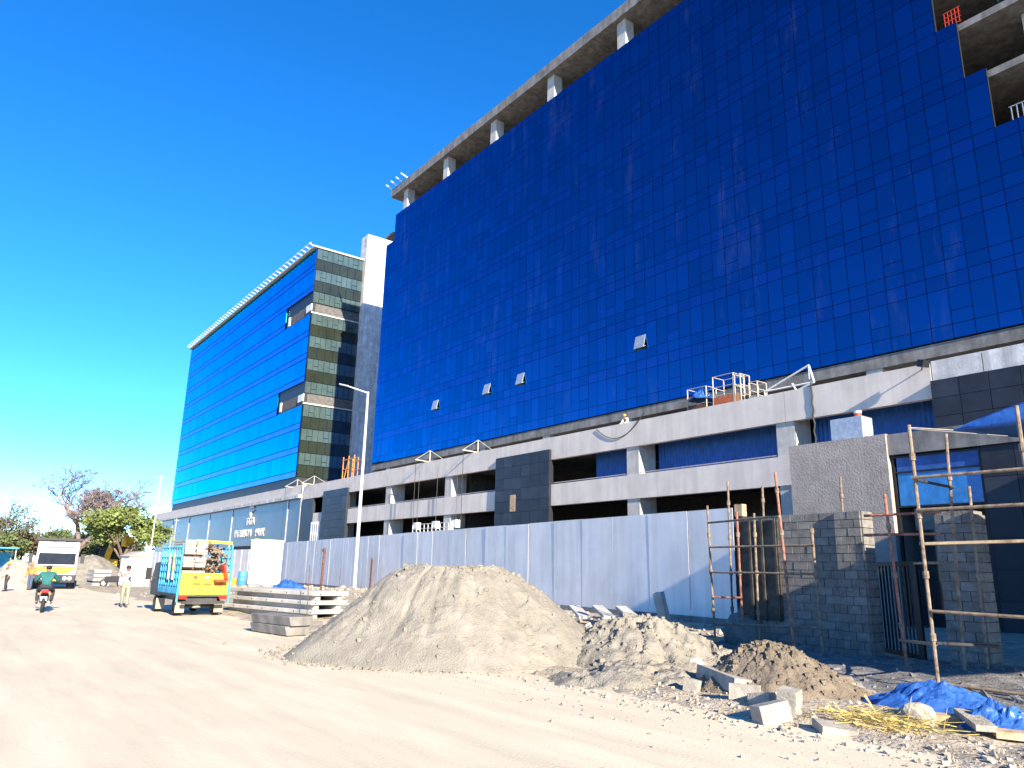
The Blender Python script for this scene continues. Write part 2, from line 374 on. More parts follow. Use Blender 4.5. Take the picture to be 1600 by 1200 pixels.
for mb, mn in ((va, 'glass_far'), (sp, 'glass_far_spandrel')):
    o = fb(mb, 'long_side_panes', mn); o['kind'] = 'stuff'
    a = o.data.attributes.new('rnd', 'FLOAT', 'FACE'); a.data.foreach_set('value', np.repeat(rng.random(len(o.data.polygons)//6), 6).astype(np.float32))
EY = 45.6
for i in range(nfl*2):
    z0 = FZ0+ff*i/2; z1 = z0+ff/2
    if any(z1 > n0+.1 and z0 < n1-.1 for nx, n0, n1 in notch): continue
    n_ = 6 if i % 2 == 0 else 9; st_ = (EY-FY-.15)/n_
    for k in range(n_):
        ya = FY+.15+k*st_
        if i % 2 and k % 3 == 1:
            fb(MB().box(FX1-.02, FX1+.06, ya+.04, ya+st_-.04, z0+.04, z0+.62), 'pane', 'glass_end'); fb(MB().box(FX1-.02, FX1+.06, ya+.04, ya+st_-.04, z0+.70, z1-.04), 'pane', 'glass_end')
        else: fb(MB().box(FX1-.02, FX1+.06, ya+.03, ya+st_-.03, z0+.04, z1-.04), 'pane', 'glass_end' if i % 2 else 'glass_end_spandrel')
for nx, n0, n1 in notch:
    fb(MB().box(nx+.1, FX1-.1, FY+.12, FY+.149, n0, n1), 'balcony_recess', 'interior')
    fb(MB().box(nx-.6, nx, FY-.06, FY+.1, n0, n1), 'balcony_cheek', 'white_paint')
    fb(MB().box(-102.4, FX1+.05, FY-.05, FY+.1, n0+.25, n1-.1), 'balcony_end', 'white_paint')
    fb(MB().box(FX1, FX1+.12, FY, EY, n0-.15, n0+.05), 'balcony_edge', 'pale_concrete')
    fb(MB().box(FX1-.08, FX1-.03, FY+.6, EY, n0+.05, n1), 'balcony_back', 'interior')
fb(MB().box(FX1-1.2, FX1+1.0, EY+.02, 56, 9, 52.3), 'stair_shaft', 'white_patch')
fb(MB().box(FX0-.4, FX1+.3, FY-.5, 57, FZ1, FZ1+.25), 'roof_edge', 'pale_concrete')
for k in range(46): fb(MB().bar((FX0+k*1.54, FY-1.1, FZ1+.55), (FX0+k*1.54, FY+.6, FZ1+.2), .13), 'roof_bracket', 'white_paint')
fb(MB().bar((FX0, FY-1.0, FZ1+.6), (FX1, FY-1.0, FZ1+.6), .1), 'roof_rail', 'white_paint')

# ------------------------------------------------------------------ car park podium
YP = 36.
pod = thing('parking_podium', 'long beige concrete car park podium with two open decks below the glass towers', 'building', (-50, YP, 0)); po = Vector((-50, YP, 0))
def pb(mb, name, m, **k): return tb(mb, name, m, pod, po, **k)
ZU0, ZU1, ZL0, ZL1 = 10.08, 11.78, 6.63, 8.2
PXR = 6.
x = -92.0; k = 0
while x < PXR:           # facing bands cast in lengths
    xe = min(x+11.48, PXR)
    if x < -15.3: pb(MB().box(x+.012, min(xe, -15.32)-.012, YP, YP+.35, ZU0, ZU1), 'upper_band', 'band_plaster')
    x = xe
x = -78.5
while x < -19:
    xe = min(x+11.48, -19.); pb(MB().box(x+.012, xe-.012, YP, YP+.35, ZL0, ZL1), 'lower_band', 'band_plaster'); x = xe
for k in range(7): pb(MB().box(-15.3+k*2.2+.02, -15.3+(k+1)*2.2-.02, YP+.02, YP+.35, 10.86, 11.85), 'upper_band', 'white_patch')
for z in (4.9, 7.9, 10.9): pb(MB().box(-176, PXR, YP+.36, YP+22, z-.35, z), 'deck_slab', 'concrete')
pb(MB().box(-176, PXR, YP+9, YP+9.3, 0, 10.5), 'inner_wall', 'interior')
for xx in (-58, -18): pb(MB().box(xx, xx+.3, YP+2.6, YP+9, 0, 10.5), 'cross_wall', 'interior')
for k in range(7):
    xc = -23.25-11.5*k+11.5
    pb(MB().box(xc-.55, xc+.55, YP+.1, YP+1.7, 0, 10.54), 'column', 'pale_concrete')
for xa, xb in ((-40.2, -35.3), (-34.1, -23.85), (-22.65, -15.4)):       # blue corrugated sheeting
    mb = MB(); n = int((xb-xa)/.125)
    for i in range(n):
        a = xa+(xb-xa)*i/n; b = xa+(xb-xa)*(i+1)/n; ya, yb = (YP+1.85, YP+1.91) if i % 2 else (YP+1.91, YP+1.85)
        mb.add([(a,ya,7.91),(b,yb,7.91),(b,yb,10.53),(a,ya,10.53)], [(0,1,2,3)])
    pb(mb, 'corrugated_screen', 'blue_sheet', fix=False)
for (xa, xb) in ((-78.4, -50.1), (-43, -23.9)):
    pb(MB().tube((xa, YP+.15, ZL1+.12), (xb, YP+.15, ZL1+.12), .035, n=6), 'hand_rail', 'galv')
def tiles(x0, x1, z0, z1, y, nx, nz, seed):
    r = random.Random(seed); pb(MB().box(x0+.03, x1-.03, y+.04, y+.4, z0, z1-.02), 'panel_back', 'mullion')
    w, h = (x1-x0)/nx, (z1-z0)/nz; src = {}
    for i in range(nx):
        for j in range(nz):
            mn = 'dark_tile_b' if r.random() < .3 else 'dark_tile'
            if mn not in src: src[mn] = MB().box(-w/2+.012, w/2-.012, -.03, .03, -h/2+.012, h/2-.012).build('tile', mn); o = src[mn]
            else: o = src[mn].copy(); C.objects.link(o)
            o.parent = pod; o.location = (x0+w*(i+.5)+50, y-YP+r.uniform(-.006,.006), z0+h*(j+.5))
tiles(-50, -43.07, 3.6, 10.86, YP-.2, 6, 8, 1)
tiles(-85.25, -78.5, 3.6, 10.62, YP-.2, 6, 8, 2)
tiles(-15.3, -4.2, 7.4, 10.85, YP-.25, 9, 4, 3)
pb(MB().box(-47.9, -47.2, YP-.25, YP-.232, 6.4, 7.7), 'missing_tile_patch', 'wood')
pb(MB().box(-92.2, -88.6, YP-.05, YP+.3, 3, 10.0), 'dark_pier', 'dark_tile')
for k in range(11): pb(MB().box(-92.0+.62*k+3.5, -91.74+.62*k+3.5, YP-.12, YP+.02, 3.6, 7.1), 'louvre_fin', 'white_paint')
pb(MB().box(-88.4, -85.3, YP, YP+.3, 7.1, 8.2), 'lower_band', 'band_plaster')
# glazed frontage of the far wing
pb(MB().box(-176.5, -92.3, YP-.1, YP+.36, 10.75, 12.0), 'parapet', 'band_plaster')
pb(MB().box(-176.5, -92.3, YP-.5, YP+.36, 10.3, 10.72), 'canopy_edge', 'white_patch')
gx = [-171, -158, -146, -133, -120.5, -97, -92.6]
for a, b in zip(gx[:-1], gx[1:]): pb(MB().box(a+.15, b-.15, YP, YP+.2, 2.2, 10.28), 'shopfront_glass', 'grey_glass'); pb(MB().box(b-.15, b+.15, YP-.08, YP+.2, 0, 10.28), 'frame_post', 'galv')
pb(MB().box(-119, -99, YP-.04, YP-.005, 2.4, 4.6), 'entrance', 'void')
def text(s, size, loc, ext=.06):
    cu = bpy.data.curves.new('t', 'FONT'); cu.body = s; cu.size = size; cu.extrude = ext; cu.align_x = 'CENTER'
    t = bpy.data.objects.new('t', cu); C.objects.link(t); dg = bpy.context.evaluated_depsgraph_get(); me = bpy.data.meshes.new_from_object(t.evaluated_get(dg)); bpy.data.objects.remove(t)
    me.materials.clear(); me.materials.append(M('white_paint')); o = bpy.data.objects.new('sign_lettering', me); C.objects.link(o); o.parent = pod
    o.location = Vector(loc)-po; o.rotation_euler = (R_(90), 0, 0); return o
text('TATA', 1.5, (-111.3, YP-.1, 7.6)); text('INTELLION', 1.55, (-114.2, YP-.1, 5.9)); text('PARK', 1.55, (-106.8, YP-.1, 5.9))
lg = MB(); cx, cz = -111.2, 9.75
arc = [(cx+1.0*math.cos(t), cz+.12+.62*math.sin(t)) for t in np.linspace(.12, math.pi-.12, 12)]; lg.prism(arc, 'y', YP-.16, YP-.06)
lg.prism([(cx-1.0, cz), (cx+1.1, cz), (cx+.95, cz-.22), (cx+.25, cz-.26), (cx+.1, cz-1.15), (cx-.05, cz-.28), (cx-.4, cz-.3), (cx-.2, cz-1.1), (cx-.75, cz-.75)], 'y', YP-.16, YP-.06)
pb(lg, 'sign_emblem', 'white_paint')

# ------------------------------------------------------------------ things on the podium roof
def frame(name, label, cat, segs, m, r=.04, n=6, group=None, piece='rail'):
    t = thing(name, label, cat, segs[0][0], 0, group); o = Vector(segs[0][0])
    for a, b in segs: MB().tube(Vector(a)-o, Vector(b)-o, r, r, n).build(piece, m, t)
    return t
def hoist(px, py, k, side):
    p = onY(px, py, YP+.2); p.z = ZU1; b = Vector((p.x, YP+.5, ZU1-.9))
    t = thing('hoist_outrigger', ('cream steel outrigger beam on the parapet beside the orange scaffold tower', 'cream steel outrigger beam on the parapet, first one along from the tall dark tiled panel', 'cream steel outrigger beam on the parapet, midway between tiled panel and lamp post', 'cream steel outrigger beam above the louvred opening')[k], 'hoist beam', b, 0, None)
    MB().bar((0,0,0), (0,0,2.1), .09).build('mast', 'cream', t)
    MB().bar((0,-1.6,1.05), (0,2.6,.9), .09).build('jib', 'cream', t); MB().bar((0,-1.5,1.1), (0,0,2.1), .04).build('stay', 'galv', t); MB().bar((0,2.4,1.), (0,0,2.1), .04).build('stay', 'galv', t)
    MB().tube((0,-1.5,1.0), (side,-1.5,-5.2-b.z+ZU1-1.2), .028, n=5).build('hoist_rope', 'steel_dark', t)
hoist(742, 705, 1, 0); hoist(667, 722, 2, 0); hoist(461, 757, 3, 0); hoist(487, 752, 0, 0)
p = onY(680, 828, YP-1.0)
cr = thing('suspended_cradle', 'white suspended work platform hanging in front of the lower deck', 'work platform', p)
for dx in np.linspace(-3.4, 3.4, 11): MB().bar((dx,-.35,-.2), (dx,-.35,.55), .05).build('upright', 'white_paint', cr)
for z in (-.2, .15, .55): MB().bar((-3.4,-.35,z), (3.4,-.35,z), .05).build('guard_rail', 'white_paint', cr)
MB().box(-3.4, 3.4, -.35, .35, -.3, -.22).build('floor', 'galv', cr)
for dx in (-3.3, 0, 3.3): MB().box(dx-.3, dx+.3, -.2, .25, .1, .75).build('hoist_motor', 'white_paint', cr); MB().tube((dx,0,.7), (dx,0,5.6), .02, n=5).build('wire_rope', 'steel_dark', cr)
def cage(px0, px1, py, label, w, h, panel, tarp=False):
    a = onY(px0, py, YP+1.6); L = (onY(px1, py, YP+1.6)-a).length; z0 = 11.5
    t = thing('lift_cage', label, 'work platform', (a.x, YP+1.6, z0)); hh = h
    for x in (0, L):
        for y in (0, w):
            MB().tube((x,y,0), (x,y,hh), .04).build('post', 'cream', t)
    for z in (hh, hh*.72, hh*.5):
        for y in (0, w): MB().tube((0,y,z), (L,y,z), .026).build('rail', 'cream', t)
        for x in (0, L): MB().tube((x,0,z), (x,w,z), .026).build('rail', 'cream', t)
    MB().box(.05, L-.05, -.03, .03, .1, hh*.47).build('kick_panel', panel, t); MB().box(0, L, 0, w, .02, .1).build('floor', panel, t); MB().box(.1, L-.1, .1, w-.1, -.58, .02).build('stand', 'steel_dark', t)
    return t, L
cage(1075, 1104, 636, 'rusty lift cage with brown kick panel, blue tarpaulin thrown over its rail', 1.0, 2.1, 'rust')
cage(1115, 1147, 628, 'taller lift cage with bright orange kick panel and double rails', 1.1, 2.55, 'orange_dark')
cage(1149, 1158, 620, 'narrow lift cage with yellowish panel close beside the tall orange one', .9, 2.4, 'orange')
cage(1171, 1184, 617, 'small bare lift cage beside the white truss frame', .9, 1.7, 'cream')
def crumple(name, label, cat, c, rx, ry, h, m, seed, n=26, parent=None):
    xs = np.linspace(-1, 1, n); Xg, Yg = np.meshgrid(xs, xs, indexing='ij'); rr = np.sqrt(Xg**2+Yg**2)
    s = seed*7.3; wx = Xg+.22*fbm(Xg*2+s, Yg*2, 3); wy = Yg+.22*fbm(Xg*2, Yg*2+s, 3)
    rid = np.abs(fbm(Xg*2.6+s, Yg*2.6+s, 4))*2.2
    Z = np.clip(1-rr**1.6, 0, 1)*(.55+.8*fbm(Xg*1.2+s, Yg*1.2, 2))+rid*.65*np.clip(1.25-rr, 0, 1)
    edge = 1+.25*fbm(np.arctan2(Yg, Xg)*1.5+s, rr*0+s, 3)
    V = np.stack([wx*rx*edge, wy*ry*edge, np.maximum(Z, .0)*h+.02], -1).reshape(-1, 3); i = np.arange(n*n).reshape(n, n)
    keep = (rr[:-1,:-1] < 1.12); F = np.stack([i[:-1,:-1], i[1:,:-1], i[1:,1:], i[:-1,1:]], -1)[keep].reshape(-1, 4)
    me = bpy.data.meshes.new(name); me.from_pydata(V.tolist(), [], F.tolist()); me.materials.append(M(m)); o = bpy.data.objects.new(name, me); C.objects.link(o)
    o.location = c; sd = o.modifiers.new('s', 'SOLIDIFY'); sd.thickness = .015
    if label: tag(o, label, cat)
    return o
a = onY(1090, 612, YP+1.5); crumple('tarpaulin', 'bright blue tarpaulin bundled over the rusty lift cage on the parapet', 'tarpaulin', (a.x, YP+1.9, a.z-.55), .8, .8, 1.0, 'blue_tarp', 3, 20)
a = onY(1195, 612, YP+1.2); b = onY(1272, 597, YP+1.2)
frame('truss_frame', 'white tubular truss frame lying on the parapet next to the lift cages', 'truss', [(a,b),(a,a+Vector((0,0,-.9))),(a+Vector((.6,0,-.7)),b),(a+Vector((1.8,0,.15)),a+Vector((2.2,0,-.6))),(a+Vector((2.9,0,.2)),a+Vector((2.9,0,1.0))),(a+Vector((2.9,0,1.0)),b),(a+Vector((2.9,0,1.0)),a)], 'white_paint', .055)
a = onY(541, 745, YP+1.5); S = []
for dx in (0, 1.5, 3.0):
    for dy in (0, 1.2): S.append(((a.x+dx, YP+1+dy, 10.92), (a.x+dx, YP+1+dy, 14.6)))
for z in (11.9, 13.1, 14.2):
    for dy in (0, 1.2): S.append(((a.x-.2, YP+1+dy, z), (a.x+3.2, YP+1+dy, z)))
S.append(((a.x, YP+1, 11), (a.x+1.5, YP+1, 14.2))); frame('scaffold_tower', 'small orange scaffold tower on the podium roof between the two glass towers', 'scaffold', S, 'orange', .06, piece='pipe')
fl = thing('floodlight', 'black floodlight on a short arm fixed to the upper band', 'lamp', onY(1440, 578, YP)); MB().bar((0,0,0), (.3,-.55,.1), .05).build('arm', 'black_metal', fl); MB().obox((.38,-.62,.12), (1,-.3,-.3), .32, .42, .34).build('lamp_head', 'black_metal', fl)
cable = [onY(932, 671, YP-.05)+Vector((t*4.6, 0, -1.15*4*t*(1-t)+.55*t)) for t in np.linspace(0, 1, 12)]
tag(MB().path(cable, .03).build('cable', 'steel_dark'), 'slack dark cable looping down the upper band below the helmeted worker', 'cable')
cable = [onY(1267, 597, YP-.04)+Vector((.05*math.sin(t*9), 0, -t)) for t in np.linspace(0, 4.2, 12)]
tag(MB().path(cable, .04).build('drain_cable', 'steel_dark'), 'dark cable hanging straight down the band from the white truss frame', 'cable')

# ------------------------------------------------------------------ people
def person(name, label, loc, rz, joints, cloth, hat=None, h=1.68):
    """joints: dict of points; one skinned body, clothing shells as children"""
    t = thing(name, label, 'person', loc, rz); J = {k: Vector(v) for k, v in joints.items()}
    def skin(nm, chains, m, root):
        idx = {}; V = []; E = []; Rr = []
        for ch in chains:
            for k, r in ch:
                key = k if isinstance(k, str) else tuple(k)
                if key not in idx: idx[key] = len(V); V.append(J[k] if isinstance(k, str) else Vector(k)); Rr.append(r)
            for (a, _), (b, _) in zip(ch[:-1], ch[1:]):
                E.append((idx[a if isinstance(a, str) else tuple(a)], idx[b if isinstance(b, str) else tuple(b)]))
        me = bpy.data.meshes.new(nm); me.from_pydata([v*(h/1.68) for v in V], E, []); me.materials.append(M(m)); o = bpy.data.objects.new(nm, me); C.objects.link(o); o.parent = t
        o.modifiers.new('skin', 'SKIN').use_smooth_shade = True
        if not me.skin_vertices: raise RuntimeError('no skin layer')
        for i, r in enumerate(Rr):
            d = me.skin_vertices[0].data[i]; d.radius = (r[0], r[1]) if isinstance(r, tuple) else (r, r); d.use_root = (i == idx[root])
        s = o.modifiers.new('sub', 'SUBSURF'); s.levels = 1; s.render_levels = 2; return o
    arm = lambda s, e: [('chest', (.15+e,.11+e)), ('sh'+s, .065+e), ('el'+s, .048+e), ('wr'+s, .034+e)]
    leg = lambda s, e: [('pel', (.15+e,.11+e)), ('hip'+s, .085+e), ('kn'+s, .062+e), ('an'+s, .042+e)]
    body = [[('pel', (.14,.10)), ('belly', (.13,.10)), ('chest', (.15,.11)), ('neck', .055), ('head', (.075,.09)), ('crown', (.06,.075))]]
    fingers = []
    for s in 'LR':
        w = J['wr'+s]; e = J['el'+s]; d = (w-e).normalized(); sd = d.cross(Vector((0,0,1))); sd = sd.normalized() if sd.length > .1 else Vector((0,1,0))
        hd = w+d*.09; J['hd'+s] = hd; body.append(arm(s, 0)+[('hd'+s, (.035,.02))])
        for q in range(4): body.append([('hd'+s, (.035,.02)), (tuple(hd+d*.035+sd*(.024*(q-1.5))), .010), (tuple(hd+d*(.075-.008*abs(q-1.4))+sd*(.026*(q-1.5))+Vector((0,0,-.012))), .008)])
        body.append([('wr'+s, .034), (tuple(w+d*.05+sd*.05), .011), (tuple(w+d*.09+sd*.06), .009)])
        J['toe'+s] = J['an'+s]+Vector((.17, 0, -.05)); J['heel'+s] = J['an'+s]+Vector((-.03, 0, -.04)); body.append(leg(s, 0)+[('toe'+s, .035)])
    skin('body', body, 'skin', 'pel')
    skin('shirt', [[('pel', (.165,.125)), ('belly', (.16,.125)), ('chest', (.19,.15)), ('neck', .072)]]+[arm(s, .03)[:cloth.get('sleeve', 4)] for s in 'LR'], cloth['top'], 'pel')
    skin('trousers', [[('belly', (.145,.112)), ('pel', (.16,.12))]]+[leg(s, .02) for s in 'LR'], cloth['bottom'], 'pel')
    for s in 'LR': skin('shoe', [[('heel'+s, .05), ('toe'+s, .045)]], 'dark_cloth', 'heel'+s)
    hd, cw = J['head']*(h/1.68), J['crown']*(h/1.68)
    fwd = Vector(cloth.get('face', (1,0,0)))
    MB().obox(hd+fwd*.095, fwd, .04, .025, .05).build('nose', 'skin', t, bevel=.008)
    for sy in (-1, 1):
        sv = Vector((0,0,1)).cross(fwd)*sy; MB().lathe(hd+fwd*.078+sv*.032+Vector((0,0,.022)), [(.001,-.010),(.011,0),(.001,.010)], 8).build('eye', 'hair', t); MB().obox(hd+sv*.085, fwd, .04, .02, .06).build('ear', 'skin', t)
    MB().obox(hd+fwd*.088+Vector((0,0,-.045)), fwd, .01, .045, .012).build('mouth', 'rust', t)
    m_, prof = ('hair', [(.05,-.05),(.090,-.02),(.098,.03),(.088,.075),(.05,.105),(.01,.115)]) if not hat else (hat, [(.125,.02),(.122,.03),(.112,.04),(.108,.075),(.085,.115),(.04,.14),(.005,.145)])
    MB().lathe((hd+cw)/2+Vector((0,0,.0))-fwd*.015, prof, 14).build('helmet' if hat else 'hair', m_, t, smooth=True); return t
def pose(step=.0, armL=None, armR=None, lean=0.):
    d = dict(pel=(0,0,.92), belly=(.02+lean*.3,0,1.08), chest=(.03+lean,0,1.30), neck=(.03+lean*1.2,0,1.44), head=(.05+lean*1.3,0,1.55), crown=(.045+lean*1.3,0,1.63))
    for s, q in (('L', 1), ('R', -1)):
        d['sh'+s] = (.02+lean,.19*q,1.37); d['el'+s] = (-.04+lean,.25*q,1.10); d['wr'+s] = (.10+lean,.25*q,.88)
        f = step*q; d['hip'+s] = (0,.095*q,.86); d['kn'+s] = (.5*f+.05,.10*q,.49); d['an'+s] = (f,.10*q,.09)
    if armL: d['elL'], d['wrL'] = armL
    if armR: d['elR'], d['wrR'] = armR
    return d
w = G(193, 949); person('person', 'man in pale blue shirt and olive trousers walking while looking at a phone', (w.x, w.y, .01), R_(-12), pose(.17, armL=((.06,.26,1.10), (.27,.08,1.17))), dict(top='shirt_blue', bottom='trouser_olive'))
ph = thing('mobile_phone', 'small dark phone held by the walking man', 'phone', (w.x+.33, w.y-.02, 1.2), R_(-12)); MB().obox((.02,.05,0), (.5,0,.85), .14, .07, .012).build('phone_body', 'black_metal', ph, bevel=.004)
w = G(45, 922); person('person', 'worker in orange vest and jeans standing in front of the tipper truck', (w.x, w.y, .01), R_(-30), pose(.1), dict(top='orange_vest', bottom='jeans'), 'orange', 1.66)
w = G(8, 924); person('person', 'worker in cream shirt, dark trousers and yellow helmet beside the low rubble heap', (w.x, w.y, .01), R_(-60), pose(.12), dict(top='cream_shirt', bottom='dark_cloth'), 'yellow', 1.68)
a = onY(985, 655, YP+1.0); person('person', 'worker in yellow helmet leaning over the parapet below the blue glass', (a.x-.2, YP+.95, 10.92), R_(-90), pose(.0, ((.4,.25,1.05),(.62,.2,.98)), ((.4,-.25,1.05),(.62,-.2,.98)), lean=.22), dict(top='cream_shirt', bottom='jeans'), 'yellow', 1.62)

# motorcycle with rider
w = G(68, 957); MR = R_(173)
mc = thing('motorcycle', 'dark motorcycle with red tail lamp ridden away along the dusty road', 'motorcycle', (w.x-.5, w.y, 0), MR)
def wheel(parent, x, y, r, wd, hub='galv', nm='wheel'):
    o = MB(); prof = [(r*.62,-wd/2),(r*.92,-wd/2),(r,-wd*.3),(r,wd*.3),(r*.92,wd/2),(r*.62,wd/2)]; n = 20; V = []; F = []
    for k in range(n):
        q = 2*math.pi*k/n
        for (rr, yy) in prof: V.append((x+rr*math.cos(q), y+yy, r+rr*math.sin(q)))
    np_ = len(prof)
    for k in range(n):
        for j in range(np_): F.append((k*np_+j, k*np_+(j+1)%np_, ((k+1)%n)*np_+(j+1)%np_, ((k+1)%n)*np_+j))
    t = o.add(V, F).build(nm, 'tyre', parent, smooth=True)
    MB().tube((x,y-wd*.35,r), (x,y+wd*.35,r), r*.62, n=16).build('rim', hub, t); return t
wheel(mc, -.62, 0, .30, .11); wheel(mc, .68, 0, .30, .09)
MB().obox((-.28,0,.80), (1,0,.08), .72, .26, .10).build('seat', 'black_metal', mc, bevel=.03); MB().obox((.22,0,.83), (1,0,.15), .42, .26, .24).build('fuel_tank', 'dark_cloth', mc, bevel=.08)
MB().obox((0,0,.48), (1,0,0), .5, .28, .34).build('engine', 'steel_dark', mc, bevel=.04); MB().tube((.68,0,.3), (.40,0,1.0), .035).build('fork', 'galv', mc)
MB().tube((.38,-.36,1.05), (.38,.36,1.05), .018).build('handlebar', 'black_metal', mc)
for s in (-1, 1): MB().tube((.38,s*.34,1.05), (.36,s*.42,1.25), .01).build('mirror_stem', 'black_metal', mc); MB().obox((.36,s*.43,1.28), (0,1,0), .12, .02, .08).build('mirror', 'black_metal', mc)
MB().obox((-.74,0,.74), (1,0,.3), .12, .22, .10).build('tail_lamp', 'red_lamp', mc, bevel=.02); MB().obox((-.82,0,.50), (0,1,0), .20, .01, .13, (.2,0,1)).build('number_plate', 'white_paint', mc)
MB().obox((-.72,0,.62), (1,0,-.6), .3, .16, .03).build('rear_mudguard', 'black_metal', mc); MB().tube((-.75,-.17,.36), (.1,-.17,.32), .045).build('exhaust', 'galv', mc)
for s in (-1, 1): MB().obox((-.70,s*.17,.66), (1,0,0), .06, .07, .06).build('indicator', 'orange', mc)
rd = dict(pel=(-.22,0,.90), belly=(-.20,0,1.05), chest=(-.10,0,1.27), neck=(-.04,0,1.41), head=(-.01,0,1.51), crown=(-.02,0,1.60))
for s, q in (('L', 1), ('R', -1)): rd.update({'sh'+s: (-.10,.20*q,1.34), 'el'+s: (.06,.36*q,1.12), 'wr'+s: (.30,.33*q,1.06), 'hip'+s: (-.18,.12*q,.87), 'kn'+s: (.24,.24*q,.74), 'an'+s: (.02,.22*q,.36)})
person('person', 'rider in dark green jacket seated on the moving motorcycle', (w.x-.5, w.y, 0), MR, rd, dict(top='jacket_green', bottom='dark_cloth'), None, 1.68)

# ------------------------------------------------------------------ hoarding fence
FA, FBp = Vector((-82.5, 29.75, 0)), Vector((-17.45, 23.35, 0))
fence = thing('hoarding_fence', 'long pale blue-grey sheet metal hoarding between the road verge and the podium', 'fence', FA); fd = (FBp-FA); FL = fd.length; fd.normalize(); fn = Vector((fd.y, -fd.x, 0))
FHT = 4.28
npan = 28; seg = FL/npan
for i in range(npan):
    s0 = i*seg; tl = random.gauss(0, .003); top = FHT+random.gauss(0, .008); ns_ = 2 if i < 15 else 1
    for q_ in range(ns_):
        mb = MB(); n = 6; sa = s0+.012+q_*seg/ns_; sb = s0-.012+(q_+1)*seg/ns_; ph = random.uniform(0, 6)
        for j in range(n):
            o0, o1 = .0015*math.sin(j*1.5+ph), .0015*math.sin((j+1)*1.5+ph); P0, P1 = fd*(sa+(sb-sa)*j/n)+fn*(o0+tl), fd*(sa+(sb-sa)*(j+1)/n)+fn*(o1+tl)
            mb.add([P0+Vector((0,0,.12)), P1+Vector((0,0,.12)), P1+Vector((0,0,top))+fn*tl*4, P0+Vector((0,0,top))+fn*tl*4], [(0,1,2,3)])
        o = mb.build('sheet_panel', 'fence_sheet', fence, fix=False); sd = o.modifiers.new('s', 'SOLIDIFY'); sd.thickness = .012; sd.offset = 0
    MB().tube(fd*s0-fn*.12+Vector((0,0,0)), fd*s0-fn*.12+Vector((0,0,FHT-.1)), .05, n=6).build('post', 'galv', fence)
    MB().obox(fd*(s0+seg/2)-fn*.03+Vector((0,0,.05)), fd, seg-.02, .14, .5).build('plinth', 'concrete', fence)
# the same hoarding carried on towards the far frontage
f2 = thing('hoarding_fence', 'stretch of grey hoarding below the glazed shopfront with white lettering', 'fence', (-160, 33.5, 0))
for i in range(26): MB().obox((1.5+3*i, -.11*i*0, 2.0), (1,-.008,0), 2.96, .05, 3.9).build('sheet_panel', 'fence_sheet', f2)

# ------------------------------------------------------------------ street lamp, poles
lp = G(553, 927); lamp = thing('street_lamp', 'tall slim grey street lamp in front of the hoarding', 'street lamp', (lp.x, lp.y, 0))
MB().lathe((0,0,0), [(.16,0),(.14,.3),(.13,6),(.085,15.3)], 10).build('pole', 'pole_paint', lamp, smooth=True); MB().box(-.25, .25, -.25, .25, 0, .06).build('base_plate', 'galv', lamp)
d = (-RT); d = Vector((d[0], d[1], 0)).normalized(); MB().tube((0,0,15.2), d*1.7+Vector((0,0,15.75)), .06, .05).build('arm', 'pole_paint', lamp); MB().obox(d*1.95+Vector((0,0,15.8)), d+Vector((0,0,.22)), .75, .28, .1).build('lamp_head', 'galv', lamp, bevel=.03)
for i, (px, py, hh, Yd) in enumerate(((210, 905, 8.8, None), (248, 900, 7.5, None))):
    q = G(px-4, py+2, 0) if i == 0 else Vector((-104, 24, 0)); q = Vector((q.x, q.y, 0)) if i else Vector((-66.0, 13.6, 0))
    t = thing('utility_pole', ('thin pale pole rising behind the white hut', 'thin grey pole in front of the shopfront glazing')[i], 'pole', q); MB().tube((0,0,0), (.35,0,hh), .07, .05).build('shaft', 'cream', t); MB().bar((.2,-.3,hh-.2), (.45,.3,hh-.2), .05).build('crossarm', 'galv', t)
for i, (px, py, hh, lean) in enumerate(((498, 956, 2.35, .1), (577, 927, 2.6, .05), (479, 972, 1.9, -.15), (528, 940, 1.3, .05))):
    q = G(px, py); t = thing('steel_rod', ('thick rusty steel pipe standing upright beside the stacked slabs', 'pair of rusty bars standing at the foot of the lamp post', 'thin leaning reinforcing bar before the slab stack', 'short thin bar standing in the rubble')[i], 'steel bar', (q.x, q.y, gzs(q.x, q.y)-.05))
    r = (.055, .06, .014, .014)[i]; MB().tube((0,0,0), (lean,0,hh), r, n=7).build('bar', 'rust', t)
    if i == 1: MB().tube((.16,0,0), (.18,0,hh-.1), r*.8, n=7).build('bar', 'rust', t)
    if i == 0: MB().tube((0,0,hh*.97), (.1,0,hh+.02), .075, n=7).build('cap', 'rust', t)

# ------------------------------------------------------------------ gatehouse, block wall, gate
YG = 31.
gh = thing('gatehouse', 'unfinished gatehouse with rough plaster wall, concrete beam and dark tiled pier', 'building', (-15, YG, 0)); go = Vector((-15, YG, 0))
def gb(mb, name, m, **k): return tb(mb, name, m, gh, go, **k)
gb(MB().box(-19.85, -15.3, YG, YG+4.6, 0, 7.75), 'rough_wall', 'rough_plaster')
gb(MB().box(-15.29, 4, YG+.1, YG+4.5, 6.85, 7.72), 'roof_beam', 'concrete')
gb(MB().box(-15.1, -11.95, YG+.3, YG+.36, 6.15, 6.72), 'upper_window', 'blue_tarp'); gb(MB().box(-15.1, -11.95, YG+.3, YG+.36, 4.75, 6.08), 'window_film', 'film_blue')
for z in (4.68, 6.08, 6.72): gb(MB().box(-15.2, -11.9, YG+.26, YG+.4, z, z+.07), 'window_frame', 'black_metal')
for xx in (-15.25, -11.95): gb(MB().box(xx, xx+.08, YG+.25, YG+.41, 0, 6.84), 'window_frame', 'black_metal')
